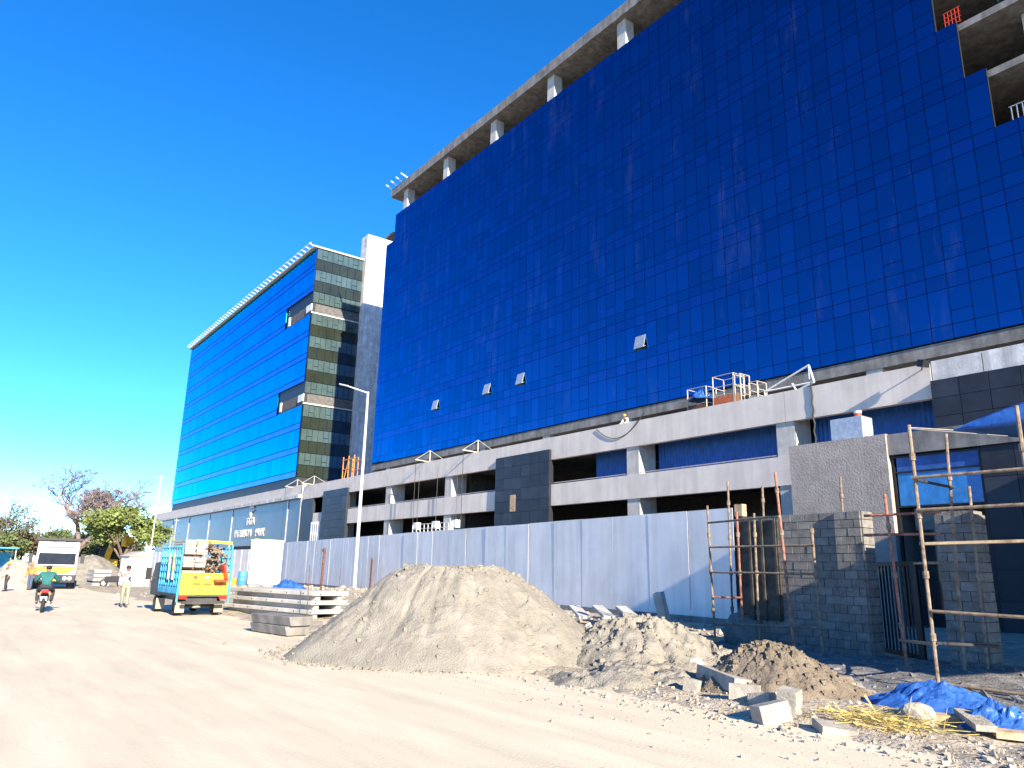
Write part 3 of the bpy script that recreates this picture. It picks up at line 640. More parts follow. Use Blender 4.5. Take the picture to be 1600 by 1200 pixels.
gb(MB().box(-15.2, -11.9, YG+2.2, YG+2.3, 0, 6.8), 'back_wall', 'interior'); gb(MB().box(-14.6, -13.7, YG+.32, YG+.36, 0, 4.6), 'door_leaf', 'dark_glass')
gw = (11.85-5)/6
for i in range(6):
    for j in range(6): gb(MB().box(-11.85+i*gw+.01, -11.85+(i+1)*gw-.01, YG+.2, YG+.26, j*1.13+.01, (j+1)*1.13-.01), 'tile', 'dark_tile' if (i*3+j*5) % 4 else 'dark_tile_b')
gb(MB().box(-11.85, 4, YG+.27, YG+4.4, 0, 6.84), 'pier', 'mullion')
gb(MB().box(-3.4, 7.0, 18.6, YG+.05, 7.7, 8.5), 'added_shade_roof', 'concrete'); gb(MB().box(-3.2, -2.6, 18.8, 19.4, 0, 7.69), 'added_shade_column', 'concrete')  # added out of view to cast shade on hoarding and gate
gb(MB().box(-3.3, -3.0, 19.5, YG+.1, 0, 7.69), 'added_shade_wall', 'dark_tile')  # unseen wall added under that roof, for the same shade
ac = onY(1328, 682, YG+.8); at = thing('cooling_unit', 'pale blue metal cooling unit standing on top of the rough plaster wall', 'air conditioner', (ac.x, YG+1.0, 7.76))
MB().box(-.75, .75, -.45, .45, 0, 1.05).build('casing', 'galv', at, bevel=.02); MB().lathe((0,0,0), [(.36,-.02),(.36,.02),(.30,.03)], 18).build('fan_guard', 'white_paint', at); at.children[-1].rotation_euler = (0, R_(90), 0); at.children[-1].location = (.76, 0, .52)
bk = thing('bucket', 'small red and white bucket on top of the cooling unit', 'bucket', (ac.x+.35, YG+1.0, 8.815)); MB().lathe((0,0,0), [(.13,0),(.17,.3),(.175,.31)], 14).build('pail', 'white_paint', bk); MB().lathe((0,0,.04), [(.142,0),(.158,.16)], 14).build('band', 'red_plastic', bk)
def blockwall(name, label, x0, x1, y, z1, depth, lx=.42, lz=.2, panel=None, z0=0.):
    t = thing(name, label, 'wall', (x0, y, 0)); L = x1-x0
    MB().box(.015, L-.015, .015, depth-.015, -.3, z1-.03).build('mortar_core', 'mortar', t)
    src = {}; nz = int(round((z1-z0)/lz)); nx = max(1, int(round(L/lx))); w = L/nx; r = random.Random(int(abs(x0*100)))
    def put(mn, ww, dd, c, rot=0):
        k = (mn, round(ww, 3), round(dd, 3))
        if k not in src: src[k] = MB().box(-ww/2+.008, ww/2-.008, -.03, .03, -lz/2+.008, lz/2-.008).build('block', mn, t); o = src[k]
        else: o = src[k].copy(); C.objects.link(o); o.parent = t
        o.location = c; o.rotation_euler = (r.gauss(0,.006), r.gauss(0,.004), rot+r.gauss(0,.008))
    for j in range(nz):
        zc = z0+lz*(j+.5); off = w/2 if j % 2 else 0; xa = 0.
        while xa < L-.01:
            xb = min(L, (xa+w) if not (xa == 0 and off) else off)
            put(r.choice(('block', 'block', 'block_b')), xb-xa, 0, ((xa+xb)/2, r.uniform(-.01,.004), zc)); xa = xb
        for k in range(max(1, int(round(depth/.4)))):
            dd = depth/max(1, int(round(depth/.4))); put(r.choice(('block', 'block_b')), dd, 1, (L+.0, dd*(k+.5), zc), math.pi/2)
    return t
wl = blockwall('block_wall', 'unplastered grey concrete block wall with dark formwork on one end, behind rusty scaffold pipes', -13.0, -10.15, 17.65, 3.4, .25)
MB().box(.0, 1.25, -.09, -.035, .72, 3.28).build('formwork_board', 'formwork', wl)
for xx in (.03, .42, .8, 1.2): MB().bar((xx,-.13,.7), (xx,-.13,3.35), .045).build('formwork_stud', 'formwork', wl)
MB().box(-.05, .2, -.1, .1, 3.42, 3.75).build('timber_block', 'wood', wl)
blockwall('gate_pillar', 'block gate pillar with sunlit edge at the hinge side of the black gate', -10.12, -9.45, 17.55, 3.42, .5, lx=.34)
blockwall('gate_pillar', 'shaded block gate pillar behind the plank-decked scaffold', -7.65, -6.9, 17.3, 3.3, .6, lx=.38)
gl, gr = Vector((-9.85, 18.7, .12)), Vector((-8.35, 17.62, .12)); gt = thing('metal_gate', 'black steel gate with vertical bars standing ajar between block pillars', 'gate', gl); gd = gr-gl; GW = gd.length; gd.normalize()
for s in (0, GW): MB().bar(gd*s, gd*s+Vector((0,0,2.1)), .11).build('stile', 'black_metal', gt)
for z in (.05, 2.05): MB().bar(gd*.06+Vector((0,0,z)), gd*(GW-.06)+Vector((0,0,z)), .10).build('gate_rail', 'black_metal', gt)
for i in range(11): MB().bar(gd*(.14+i*(GW-.28)/10)+Vector((0,0,.1)), gd*(.14+i*(GW-.28)/10)+Vector((0,0,2.0)), .035).build('bar', 'black_metal', gt)

# ------------------------------------------------------------------ scaffolds
def scaffold(name, label, posts, ledgers, boards=()):
    o = Vector((posts[0][0], posts[0][1], 0)); t = thing(name, label, 'scaffold', o)
    for (x, y, z0, z1, lx, ly, m) in posts:
        MB().tube(Vector((x,y,z0))-o, Vector((x+lx,y+ly,z1))-o, .032, n=8).build('standard_pipe', m, t)
        k = z0+.9
        while k < z1:
            f = (k-z0)/(z1-z0); MB().tube(Vector((x+lx*f,y+ly*f,k-.06))-o, Vector((x+lx*f,y+ly*f,k+.06))-o, .052, n=8).build('coupler', 'rust_pipe', t); k += 1.0
    for (a, b, m) in ledgers: MB().tube(Vector(a)-o, Vector(b)-o, .028, n=8).build('ledger_pipe', m, t)
    for (a, b) in boards: MB().obox((Vector(a)+Vector(b))/2-o, Vector(b)-Vector(a), (Vector(b)-Vector(a)).length, .24, .045).build('plank', 'wood', t)
    return t
pl = lambda px, py, z0=0.: G(px, py, z0)
yA, yB = 16.3, 17.3
LX0, LX1, LX2 = -14.3, -10.35, -9.6
def atY(px, py, Y): return onY(px, py, Y)
posts = []
for (px0, py0, px1, py1, Yp, mt) in ((1117, 985, 1105, 790, 17.0, 'rust_pipe'), (1243, 1035, 1211, 738, 16.0, 'red_pipe'), (1286, 1030, 1268, 825, 16.7, 'rust_pipe'), (1161, 985, 1151, 800, 17.3, 'red_pipe'), (1141, 900, 1137, 752, 18.4, 'rust_pipe'), (1195, 900, 1191, 759, 18.4, 'rust_pipe'), (1320, 900, 1313, 745, 18.6, 'rust_pipe'), (1180, 885, 1178, 802, 17.4, 'rust_pipe')):
    a, b = atY(px0, py0, Yp), atY(px1, py1, Yp)
    lean = b-a; posts.append((a.x, a.y, min(a.z, .0), b.z, lean.x, 0, mt))
led = []
for (x0, y0, x1, y1, Ya, Yb, mt) in ((1106, 817, 1218, 807, 16.95, 15.95, 'rust_pipe'), (1108, 855, 1272, 852, 16.95, 16.65, 'rust_pipe'), (1112, 894, 1274, 897, 16.95, 16.65, 'rust_pipe'), (1116, 933, 1160, 934, 16.95, 17.25, 'red_pipe'), (1118, 974, 1284, 981, 16.95, 16.65, 'rust_pipe')):
    led.append((atY(x0, y0, Ya), atY(x1, y1, Yb), mt))
scaffold('pipe_scaffold', 'rusty pipe scaffold standing in front of the block wall', posts, led)
posts = []; led = []
for (px0, py0, px1, py1, Yp, mt) in ((1468, 1085, 1420, 664, 13.4, 'rust_pipe'), (1418, 1050, 1382, 772, 16.0, 'red_pipe'), (1508, 1060, 1478, 678, 16.4, 'rust_pipe'), (1655, 1100, 1588, 634, 13.6, 'rust_pipe'), (1522, 880, 1514, 760, 17.1, 'rust_pipe')):
    a, b = atY(px0, py0, Yp), atY(px1, py1, Yp); posts.append((a.x, a.y, min(a.z, 0), b.z, b.x-a.x, 0, mt))
for (x0, y0, x1, y1, Ya, Yb, mt) in ((1424, 747, 1640, 729, 13.35, 13.5, 'rust_pipe'), (1432, 797, 1640, 786, 13.35, 13.5, 'rust_pipe'), (1350, 806, 1470, 800, 16.1, 16.3, 'red_pipe'), (1350, 836, 1470, 834, 16.1, 16.3, 'red_pipe'), (1455, 955, 1650, 968, 13.35, 13.5, 'rust_pipe'), (1470, 1068, 1650, 1092, 13.35, 13.5, 'rust_pipe'), (1427, 880, 1480, 879, 16.1, 16.3, 'rust_pipe'), (1405, 1000, 1462, 1007, 16., 13.4, 'rust_pipe'), (1432, 750, 1490, 762, 13.4, 16.4, 'steel_dark'), (1462, 1005, 1560, 1010, 13.4, 16.4, 'steel_dark')):
    led.append((atY(x0, y0, Ya), atY(x1, y1, Yb), mt))
bd = [(atY(1440, 850, Yq), atY(1690, 843, Yq+.3)) for Yq in (13.5, 13.78, 14.06, 14.34)]
scaffold('pipe_scaffold', 'rusty pipe scaffold with plank deck under the blue canopy', posts, led, bd)
# blue canopy; the stretch out of view is added to shade the gate
c0 = onY(1490, 672, 14.0); n = 24
U, Vv = np.meshgrid(np.linspace(0, 1, n), np.linspace(0, 1, n), indexing='ij')
fr = np.clip(Vv/.3, 0, 1); bk = np.clip((Vv-.3)/.7, 0, 1); op = np.clip(U*2.6, 0, 1)**.8
CX = c0.x+U*9.5; CY = c0.y+op*((1-fr)*.75-.75*fr*(1-bk)*.6+bk*6.0); CZ = c0.z+.25*U+op*(.95*(1-fr)-.18*fr-.25*np.sin(np.pi*bk))+.07*fbm(U*9, Vv*7)*op
V = np.stack([CX, CY, CZ], -1).reshape(-1, 3); ii = np.arange(n*n).reshape(n, n); F = np.stack([ii[:-1,:-1], ii[1:,:-1], ii[1:,1:], ii[:-1,1:]], -1).reshape(-1, 4)
cn = thing('tarpaulin_canopy', 'taut blue tarpaulin canopy tied to the plank-decked scaffold', 'tarpaulin', c0)
me = bpy.data.meshes.new('sheet'); me.from_pydata((V-np.array(c0)).tolist(), [], F.tolist()); me.materials.append(M('blue_tarp')); me.polygons.foreach_set('use_smooth', [True]*len(me.polygons)); o = bpy.data.objects.new('sheet', me); C.objects.link(o); o.parent = cn; o.modifiers.new('s', 'SOLIDIFY').thickness = .01
MB().tube(onY(1422, 668, 13.4)-c0, (0,0,0), .007, n=5).build('tie_rope', 'cream', cn); MB().tube(onY(1422, 670, 13.4)-c0, (.9,-.2,-.25), .007, n=5).build('tie_rope', 'cream', cn)

# ------------------------------------------------------------------ gravel before the gate, coloured darker to deepen the shade there
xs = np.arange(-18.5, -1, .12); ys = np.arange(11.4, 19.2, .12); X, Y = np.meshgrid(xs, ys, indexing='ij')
ed = np.minimum(np.minimum(X+18.5, -1-X), np.minimum(Y-11.4, 19.2-Y)); gridmesh('shade_gravel_bed', xs, ys, np.maximum(gz(X, Y), 0)+.09*fbm(X*3, Y*3, 4)+.05-.4*(1-sm(0, 1.6, ed+1.0*fbm(X*.8, Y*.8))), 'shade_toned_gravel')
# ------------------------------------------------------------------ sand heaps
def heap(name, label, c, rx, ry, h, rot, m, seed, flat=.2, rough=.12, nr=90, na=150, group=None, gully=.0):
    r = np.linspace(0, 1, nr)[:, None]; t = np.linspace(0, 2*np.pi, na, endpoint=False)[None, :]; s = seed*11.7
    lx, ly = np.cos(t)*r, np.sin(t)*r; edge = 1+.22*(fbm(np.cos(t)*1.3+s, np.sin(t)*1.3+s, 3)*2)
    prof = np.clip((1-r)/(1-flat), 0, 1)*np.ones_like(t); prof = prof-.06*np.exp(-((prof-1)/.12)**2)
    x, y = lx*rx*edge, ly*ry*edge
    nz = fbm(x*1.1+s, y*1.1, 5)*rough*2+fbm(x*5+s, y*5, 4)*rough*.45
    gl_ = np.abs(fbm(np.cos(t)*3.0+s+r*.8, np.sin(t)*3.0+r*.8, 4)); gl_ = -gully*np.clip(.09-gl_, 0, 1)/.09*np.sin(np.pi*np.clip(r, 0, 1))
    lump = np.clip(fbm(x*3.1+s, y*3.1+9, 4)-.10, 0, 1)*rough*2.6-np.clip(fbm(x*2.3+s+40, y*2.3+9, 5)-.13, 0, 1)*rough*4+np.clip(fbm(x*11+s, y*11, 3)-.1, 0, 1)*rough*1.2
    sc = fbm(x*.9+s+5, y*.9+s, 3)+.25*fbm(x*4+s, y*4, 3); scarp = -.09*sm(.02, .045, sc)*sm(.22, .10, sc)*rough*8
    z = prof*h+(nz+gl_+lump+scarp)*np.clip((1-r)*6, 0, 1)-.12*(r > .985)-.02
    V = np.stack([x*np.ones_like(z), y*np.ones_like(z), z], -1).reshape(-1, 3); i = np.arange(nr*na).reshape(nr, na); j = np.roll(i, -1, 1)
    F = np.stack([i[:-1], i[1:], j[1:], j[:-1]], -1).reshape(-1, 4)
    me = bpy.data.meshes.new(name); me.from_pydata(V.tolist(), [], F.tolist()); me.materials.append(M(m)); me.polygons.foreach_set('use_smooth', [True]*len(me.polygons))
    o = bpy.data.objects.new(name, me); C.objects.link(o); o.location = c; o.rotation_euler = (0,0,rot); tag(o, label, 'sand heap', group)
    if nr > 90:
        rr = random.Random(seed); cl = MB()
        for k in range(650):
            v = V[rr.randrange(int(nr*.15)*na, int(nr*.97)*na)]; q = .010*(6**(rr.random()**2)); P = [Vector(v)+Vector((a*q*rr.uniform(.5,1), b*q*rr.uniform(.5,1), c_*q*rr.uniform(.4,.9)+q*.2)) for a in (-1,1) for b in (-1,1) for c_ in (-1,1)]
            cl.add(P, [(0,1,3,2),(4,6,7,5),(0,4,5,1),(2,3,7,6),(0,2,6,4),(1,5,7,3)])
        w_ = cl.build('clods', m, o); w_['kind'] = 'stuff'
    return o
cr_ = math.atan2(RT[1], RT[0])
heap('sand_heap', 'great pale sand heap at the road edge in front of the hoarding', (-14.6, 9.35, 0), 3.5, 2.75, 2.02, cr_, 'sand', 1, .30, .075, 230, 400, gully=.05)
heap('sand_heap', 'rough lumpy earth mound between the great sand heap and the broken timber', (-11.6, 12.1, .0), 2.3, 1.9, 1.0, cr_, 'sand', 2, .2, .17, 120, 200, gully=.08)
heap('sand_heap', 'low spilled sand at the foot of the lumpy earth mound', (-9.6, 10.2, .0), 1.9, 1.2, .42, cr_, 'sand', 5, .1, .16, 70, 120)
heap('sand_heap', 'brownish damp sand heap beside the concrete blocks', (-7.75, 11.2, .0), 1.5, 1.15, .78, cr_, 'brown_sand', 3, .2, .08, 120, 180, gully=.05)
heap('sand_heap', 'pale gravel heap behind the stacked drain slabs near the white hut', (-76.5, 11.0, 0), 5.0, 4.2, 2.6, 0, 'sand', 4, .1, .15, 40, 70)
heap('sand_heap', 'low rubble heap beside the helmeted worker', (-63, 4.6, 0), 2.8, 2.2, 1.9, 0, 'rubble', 6, .2, .2, 40, 70)
# loose stones: countless
def stones(name, label, N, region, smin, smax, m, seed):
    r = random.Random(seed); mb = MB()
    for k in range(N):
        x, y = region(r); s = smin*(smax/smin)**(r.random()**2.2); z = gzs(x, y)+s*.1
        ax = Vector((r.gauss(0,1), r.gauss(0,1), r.gauss(0,1))).normalized(); q = Matrix.Rotation(r.uniform(0,6.3), 3, ax)
        P = [q@Vector((a*s*r.uniform(.5,1), b*s*r.uniform(.5,1), c*s*r.uniform(.35,.8)))*.6+Vector((x,y,z)) for a in (-1,1) for b in (-1,1) for c in (-1,1)]
        mb.add(P, [(0,1,3,2),(4,6,7,5),(0,4,5,1),(2,3,7,6),(0,2,6,4),(1,5,7,3)])
    o = mb.build(name, m); tag(o, label, 'rubble', kind='stuff'); return o
def reg1(r):
    while True:
        x, y = r.uniform(-11, -2.2), 8.3+abs(r.gauss(0, 1.2))
        if r.random() < .9: return x, y
stones('loose_rubble', 'broken stones and grit strewn along the road edge', 1700, reg1, .012, .075, 'rubble', 1)
stones('shaded_rubble', 'stones lying on the shaded ground before the block wall', 1800, lambda r: (r.uniform(-18, -3), r.uniform(12, 17.4)), .025, .2, 'shade_toned_gravel', 2)  # stones in the darkened gravel colour, deepening the shade
stones('verge_rubble', 'broken rubble on the verge behind the slab stack', 2200, lambda r: (r.uniform(-52, -14), r.gauss(17.5, 3)), .03, .22, 'rubble', 3)
stones('sand_fringe', 'small clods of sand fallen round the foot of the great heap', 900, lambda r: (lambda t, q: (-14.6+math.cos(cr_)*q*3.6*math.cos(t)-math.sin(cr_)*q*2.85*math.sin(t), 9.35+math.sin(cr_)*q*3.6*math.cos(t)+math.cos(cr_)*q*2.85*math.sin(t)))(r.uniform(0, 6.28), 1+abs(r.gauss(0, .07))), .015, .09, 'sand', 8)
stones('road_grit', 'scattered pebbles on the dusty road', 900, lambda r: (r.uniform(-22, -3), 8.6-abs(r.gauss(0, 1.0))), .012, .05, 'rubble', 4)
def rock(name, label, cat, c, s, seed, m='block', rz=0., cuboid=True):
    r = random.Random(seed); b = bmesh.new(); bmesh.ops.create_cube(b, size=1); bmesh.ops.subdivide_edges(b, edges=b.edges, cuts=3, use_grid_fill=True)
    for v in b.verts:
        d = v.co.copy()
        if not cuboid: v.co = d.lerp(d.normalized()*.62, .75)
        k = float(fbm(np.array([d.x*1.9+seed*3.1+d.z]), np.array([d.y*1.9+d.z*1.3]), 3)[0]); v.co *= 1+k*(.10 if cuboid else .5)
        v.co = Vector((v.co.x*s[0], v.co.y*s[1], v.co.z*s[2]))
    me = bpy.data.meshes.new(name); b.to_mesh(me); b.free(); me.materials.append(M(m)); o = bpy.data.objects.new(name, me); C.objects.link(o); o.location = c; o.rotation_euler = (r.uniform(-.2,.2), r.uniform(-.2,.2), rz)
    return tag(o, label, cat)
def gp(px, py, dz=0.): q = G(px, py); return Vector((q.x, q.y, max(0, gzs(q.x, q.y))+dz))
for k, (px, py, s, rz, lb) in enumerate(((1165, 1103, (.42,.22,.22), .5, 'grey concrete block at the end of the pale rough slab'), (1205, 1130, (.42,.24,.24), 1.2, 'upright grey concrete block in front of the brown sand heap'), (1235, 1122, (.25,.3,.34), .3, 'broken concrete block with rough face standing on edge'), (1305, 1145, (.42,.34,.10), .9, 'tilted flat concrete paver beside the straw'), (1193, 1112, (.34,.24,.2), .1, 'small grey block wedged behind the upright block'), (1082, 1085, (.22,.2,.2), .4, 'small pale block at the foot of the sand'))):
    rock('concrete_block', lb, 'block', gp(px, py, s[2]*.42), s, k+3, 'block_pale', rz)
rock('broken_slab', 'long pale rough concrete slab leaning on the brown sand heap', 'slab', gp(1130, 1083, .16), (1.1,.3,.22), 21, 'block_pale', -.35)
rock('standing_stone', 'pale upright stone post rising from the earth mound', 'stone', gp(1038, 992, .45), (.28,.28,1.5), 22, 'pale_concrete', .3)
rock('boulder', 'large grey boulder in the shade at the foot of the formwork', 'boulder', gp(1168, 1010, .3), (1.0,.9,.85), 23, 'block', .3, False)
rock('boulder', 'brown stone lying on the plank beside the straw', 'boulder', gp(1438, 1142, .12), (.35,.28,.24), 24, 'rubble', .3, False)
def plank(label, a, b, w=.2, h=.05, m='wood', dz=.05):
    A = gp(*a, dz); B = gp(*b, dz); c = (A+B)/2; o = MB().obox((0,0,0), B-A, (B-A).length, w, h).build('timber_plank', m); o.location = c; return tag(o, label, 'plank')
plank('long pale timber plank lying beside the straw', (1385, 1132), (1505, 1140), .25, .09); plank('short weathered plank tilted by the crumpled blue sheet', (1508, 1137), (1545, 1163), .22, .07, 'rubble', .12); plank('pale board half under the second crumpled blue sheet', (1555, 1160), (1625, 1166), .25, .08); plank('small splinter of timber standing on the lit verge', (1322, 1075), (1332, 1085), .12, .05, 'wood', .12)
for k, (a, b, m) in enumerate((((1062, 1000), (1105, 1022), 'dark_wood'), ((1075, 1020), (1118, 1016), 'wood'), ((1068, 1026), (1112, 1028), 'dark_wood'), ((1050, 1000), (1085, 1020), 'rubble'))): plank(('dark plank leaning out of the broken timber pile', 'pale plank on top of the broken timber pile', 'thick brown beam at the bottom of the timber pile', 'grey batten sticking out from the earth mound')[k], a, b, .22, .09, m, .18+.06*k)
rock('plaster_chunk', 'white plaster chunk lying by the broken timber', 'rubble', gp(1060, 1022, .1), (.5,.3,.22), 31, 'white_paint', .8); rock('plaster_chunk', 'small white fragment in the hollow before the timber pile', 'rubble', gp(1085, 1048, .06), (.3,.25,.2), 32, 'white_paint', .2, False)
st = MB(); r = random.Random(5); c = gp(1365, 1140)
for k in range(420):
    p = c+Vector((r.gauss(0,.34), r.gauss(0,.22), .02+.08*r.random())); d = Vector((r.gauss(.6,.6), r.gauss(-.1,.6), r.gauss(0,.15))).normalized()*r.uniform(.15,.4); st.add([p, p+d, p+d+Vector((0,.012,.006)), p+Vector((.012,0,.006))], [(0,1,2,3)])
tag(st.build('straw', 'straw', fix=False), 'scattered yellow straw on the verge beside the plank', 'straw', kind='stuff')
a = gp(1470, 1112, -.02); o = crumple('tarpaulin', 'crumpled blue plastic sheet lying at the foot of the plank-decked scaffold', 'tarpaulin', a, 1.0, .55, .42, 'blue_tarp', 1, 46); o.rotation_euler = (0,0,R_(20))
a = gp(1580, 1148, -.02); o = crumple('tarpaulin', 'second crumpled blue sheet beside the boards at the road edge', 'tarpaulin', a, .65, .45, .42, 'blue_tarp', 2, 40); o.rotation_euler = (0,0,R_(40))
a = G(449, 926, .55); heap('rubble_mound', 'low dirt mound carrying the light blue tarpaulin behind the slab stack', (a.x, a.y+.4, 0), 2.6, 1.7, .65, .3, 'dirt', 9, .25, .2, 60, 100); o = crumple('tarpaulin', 'light blue tarpaulin heaped on the rubble behind the slab stack', 'tarpaulin', (a.x, a.y, .55), 1.3, .9, .85, 'blue_tarp', 4, 44)
for k in range(3): q = gp(905+k*16, 975, .35); o = MB().obox((0,0,0), (.8,-.5,-.12), 2.2, .4, .1).build('precast_plank', 'pale_concrete'); o.location = q+Vector((.42*k,.3*k,.0)); tag(o, ('pale precast plank leaning by the great sand heap', 'middle precast plank of the three leaning behind the sand', 'precast plank nearest the hoarding, leaning beside two others')[k], 'plank')

# ------------------------------------------------------------------ drain slabs, cabin, drums
A, B = G(352, 948), G(505, 962)
A, B = Vector((-31.5, 10.2, 0)), Vector((-25.6, 11.4, 0))
for k in range(3):
    t = thing('precast_slab', ('bottom', 'middle', 'top')[k]+' precast drain slab of the long stack beside the truck', 'slab', A+Vector((.25*(k-1),.05*k,.09+.31*k)), math.atan2(B.y-A.y, B.x-A.x))
    L = (B-A).length-.2*k; MB().box(0, L, -.75, .75, .12, .26).build('slab_top', 'pale_concrete', t, bevel=.02)
    for yy in (-.55, .37): MB().box(.12, L-.12, yy, yy+.18, -.05, .119).build('slab_rib', 'pale_concrete', t)
    for i in range(6): MB().tube((.8+i*1.05,-.755,.19), (.8+i*1.05,-.74,.19), .03).build('lifting_hole', 'void', t)
for k in range(2):
    q = (G(403, 988)+G(468, 998))/2; o = MB().prism([(-.30,0),(.30,0),(.38,.24),(-.38,.24)], 'x', -1.0, 1.0).build('kerb_trough', 'concrete', bevel=.015); o.location = (q.x-.5+.1*k, q.y+.2, .02+.25*k); o.rotation_euler = (0,0,R_(8+3*k)); tag(o, ('lower grey precast kerb trough at the foot of the sand heap', 'upper grey precast kerb trough stacked on another')[k], 'kerb')
q = G(412, 912, .62); cb = thing('site_cabin', 'white portable site cabin standing before the hoarding', 'cabin', (q.x, q.y, .45), R_(28))
MB().box(-.8, .8, -.75, .75, .12, 3.05).build('cabin_shell', 'white_paint', cb, bevel=.04); MB().box(-.35, .35, -.79, -.755, .2, 2.2).build('door', 'white_patch', cb); MB().box(-.84, .84, -.79, .79, 3.05, 3.14).build('roof', 'white_paint', cb, bevel=.03); MB().box(-.8, .8, -.7, .7, 0, .119).build('skid', 'galv', cb)
q2 = G(409, 912, .6); t = thing('plastic_drum', 'blue plastic drum standing against the white cabin', 'drum', (q2.x+.3, q2.y-1.5, .5)); MB().lathe((0,0,0), [(.27,0),(.29,.03),(.29,.3),(.30,.32),(.29,.34),(.29,.6),(.30,.62),(.29,.64),(.29,.88),(.25,.93)], 18).build('barrel', 'drum_blue', t, smooth=True)
t = thing('plastic_drum', 'short orange-yellow tub next to the blue drum', 'drum', (q2.x-.35, q2.y-1.9, .5)); MB().lathe((0,0,0), [(.24,0),(.27,.4),(.28,.42)], 16).build('tub', 'yellow', t)
yb = thing('machine_part', 'yellow machine arm showing above the white cabin roof', 'machine', (q.x-3.4, q.y+.1, .2)); MB().bar((0,0,0), (.4,0,3.3), .3).build('arm', 'yellow', yb); MB().obox((.5,0,3.2), (1,0,.3), .9, .4, .45).build('head', 'yellow', yb, bevel=.05)

# ------------------------------------------------------------------ loaded mini truck
tk = thing('mini_truck', 'small goods truck with cyan cage sides and yellow tailgate, loaded and parked', 'truck', (-29.8, 7.95, 0), R_(181))
for x in (0, 2.75):
    for y in (-.68, .68): wheel(tk, x, y, .33, .2, 'steel_dark')
for y in (-.68, .68):
    for x in (-.42, 2.33): MB().box(x, x+.02, y-.16, y+.16, .12, .52).build('mud_flap', 'mud_flap', tk)
MB().box(-.55, 3.6, -.55, .55, .5, .66).build('chassis', 'steel_dark', tk); MB().box(-.7, 2.05, -.86, .86, .68, .78).build('bed_floor', 'steel_dark', tk)
tg = MB().box(-.74, -.70, -.84, .84, .74, 1.50).build('tailgate', 'yellow', tk)
for z in (.80, 1.02, 1.24, 1.46): MB().box(-.765, -.741, -.82, .82, z, z+.05).build('tailgate_rib', 'yellow', tg)
for y, m in ((-.05, 'white_paint'), (.35, 'red_plastic')): MB().tube((-.775,y,1.36), (-.742,y,1.36), .06, n=14).build('tailgate_emblem', m, tg)
for y in (-.5, -.1, .3): MB().box(-.772, -.742, y-.13, y+.13, 1.11, 1.15).build('tailgate_stripe', 'red_plastic', tg)
for s in (-1, 1):
    sd = MB().box(-.7, 2.05, s*.88-.02, s*.88+.02, .78, 1.0).build('side_board', 'cyan_paint', tk)
    for i in range(9): MB().bar((-.68+i*.34, s*.88, .9), (-.68+i*.34, s*.88, 2.45 if i else 2.55), .05).build('cage_post', 'cyan_paint', sd)
    for z in (1.05, 1.3, 1.55, 1.8, 2.05, 2.4): MB().bar((-.7, s*.885, z), (2.05, s*.885, z), .035).build('cage_rail', 'cyan_paint', sd)
    for i in (2, 4): MB().bar((-.5+i*.3, s*.93, 1.25), (-.45+i*.3, s*.93, 2.2), .06).build('wooden_batten', 'wood', sd)
    MB().bar((-.72, s*.9, .5), (-.72, s*.9, 1.9), .06).build('corner_post', 'cyan_paint', tk)
    MB().box(-.76, -.7, s*.7-.13, s*.7+.13, .60, .70).build('tail_lamp', 'red_lamp', tk)
    MB().bar((2.9, s*.80, 1.25), (2.95, s*1.08, 1.35), .03).build('mirror_arm', 'black_metal', tk); MB().box(2.9, 2.98, s*1.10-.1, s*1.10+.1, 1.2, 1.65).build('mirror', 'black_metal', tk)
MB().bar((-.8,-.75,.48), (-.8,.75,.48), .1).build('rear_bumper', 'steel_dark', tk); MB().tube((.0,-.68,.34), (.0,.68,.34), .07).build('rear_axle', 'steel_dark', tk); MB().lathe((0,0,.24), [(.05,0),(.16,.03),(.16,.17),(.05,.2)], 12).build('differential', 'mud_flap', tk)
cabv = [(2.15,.6),(3.75,.6),(3.8,1.05),(3.45,1.85),(2.2,1.9)]; MB().prism(cabv, 'y', -.78, .78).build('cab', 'steel_dark', tk, bevel=.05); MB().box(2.12, 2.148, -.6, .6, 1.25, 1.75).build('rear_window', 'dark_glass', tk)
r = random.Random(9); tmat = Matrix.Rotation(R_(173), 4, 'Z'); tl = Vector((-29.8, 7.95, 0))
def onbed(name, label, cat, mb, m, group=None): o = mb.build(name, m); o.location = tl; o.rotation_euler = (0,0,R_(181)); return tag(o, label, cat, group)
for k in range(4):
    t = thing('board_bundle', ('lowest bundle of pale boards on the truck bed', 'second bundle of pale boards on the truck', 'third bundle of pale boards, slightly shifted, on the truck', 'topmost bundle of pale boards above the cage')[k], 'boards', tl, R_(181))
    for q_ in range(4 if k < 3 else 6):
        for (ya, yb) in ((.0, .37), (.40, .78)):
            zz = .79+.46*k+.088*q_; dx = r.uniform(-.05,.05); MB().box(-.5+.05*k+dx, 1.5-.04*k+dx, ya-.02*k+r.uniform(-.02,.02), yb-.02*k, zz, zz+.07).build('board', 'cream', t)
    MB().box(-.2, 0, .05, .7, .79+.46*k-.085, .79+.46*k).build('bearer', 'dark_wood', t) if k else None
pb_ = MB()
for k in range(150):
    c = Vector((r.uniform(-.5,1.2), r.uniform(-.78,-.08), r.uniform(.9,2.5))); d = Vector((r.gauss(0,1), r.gauss(0,.5), r.gauss(0,.4))).normalized(); pb_.tube(c-d*.2, c+d*.2, .035, n=6)
o = onbed('pipe_fittings', 'tangled load of pipe couplers heaped on the truck', 'load', pb_, 'rust_pipe'); o['kind'] = 'stuff'
onbed('timber_beam', 'yellow timber laid across the top of the truck load', 'beam', MB().bar((-.2,-1.0,2.62), (-.1,.3,2.66), .1), 'yellow')
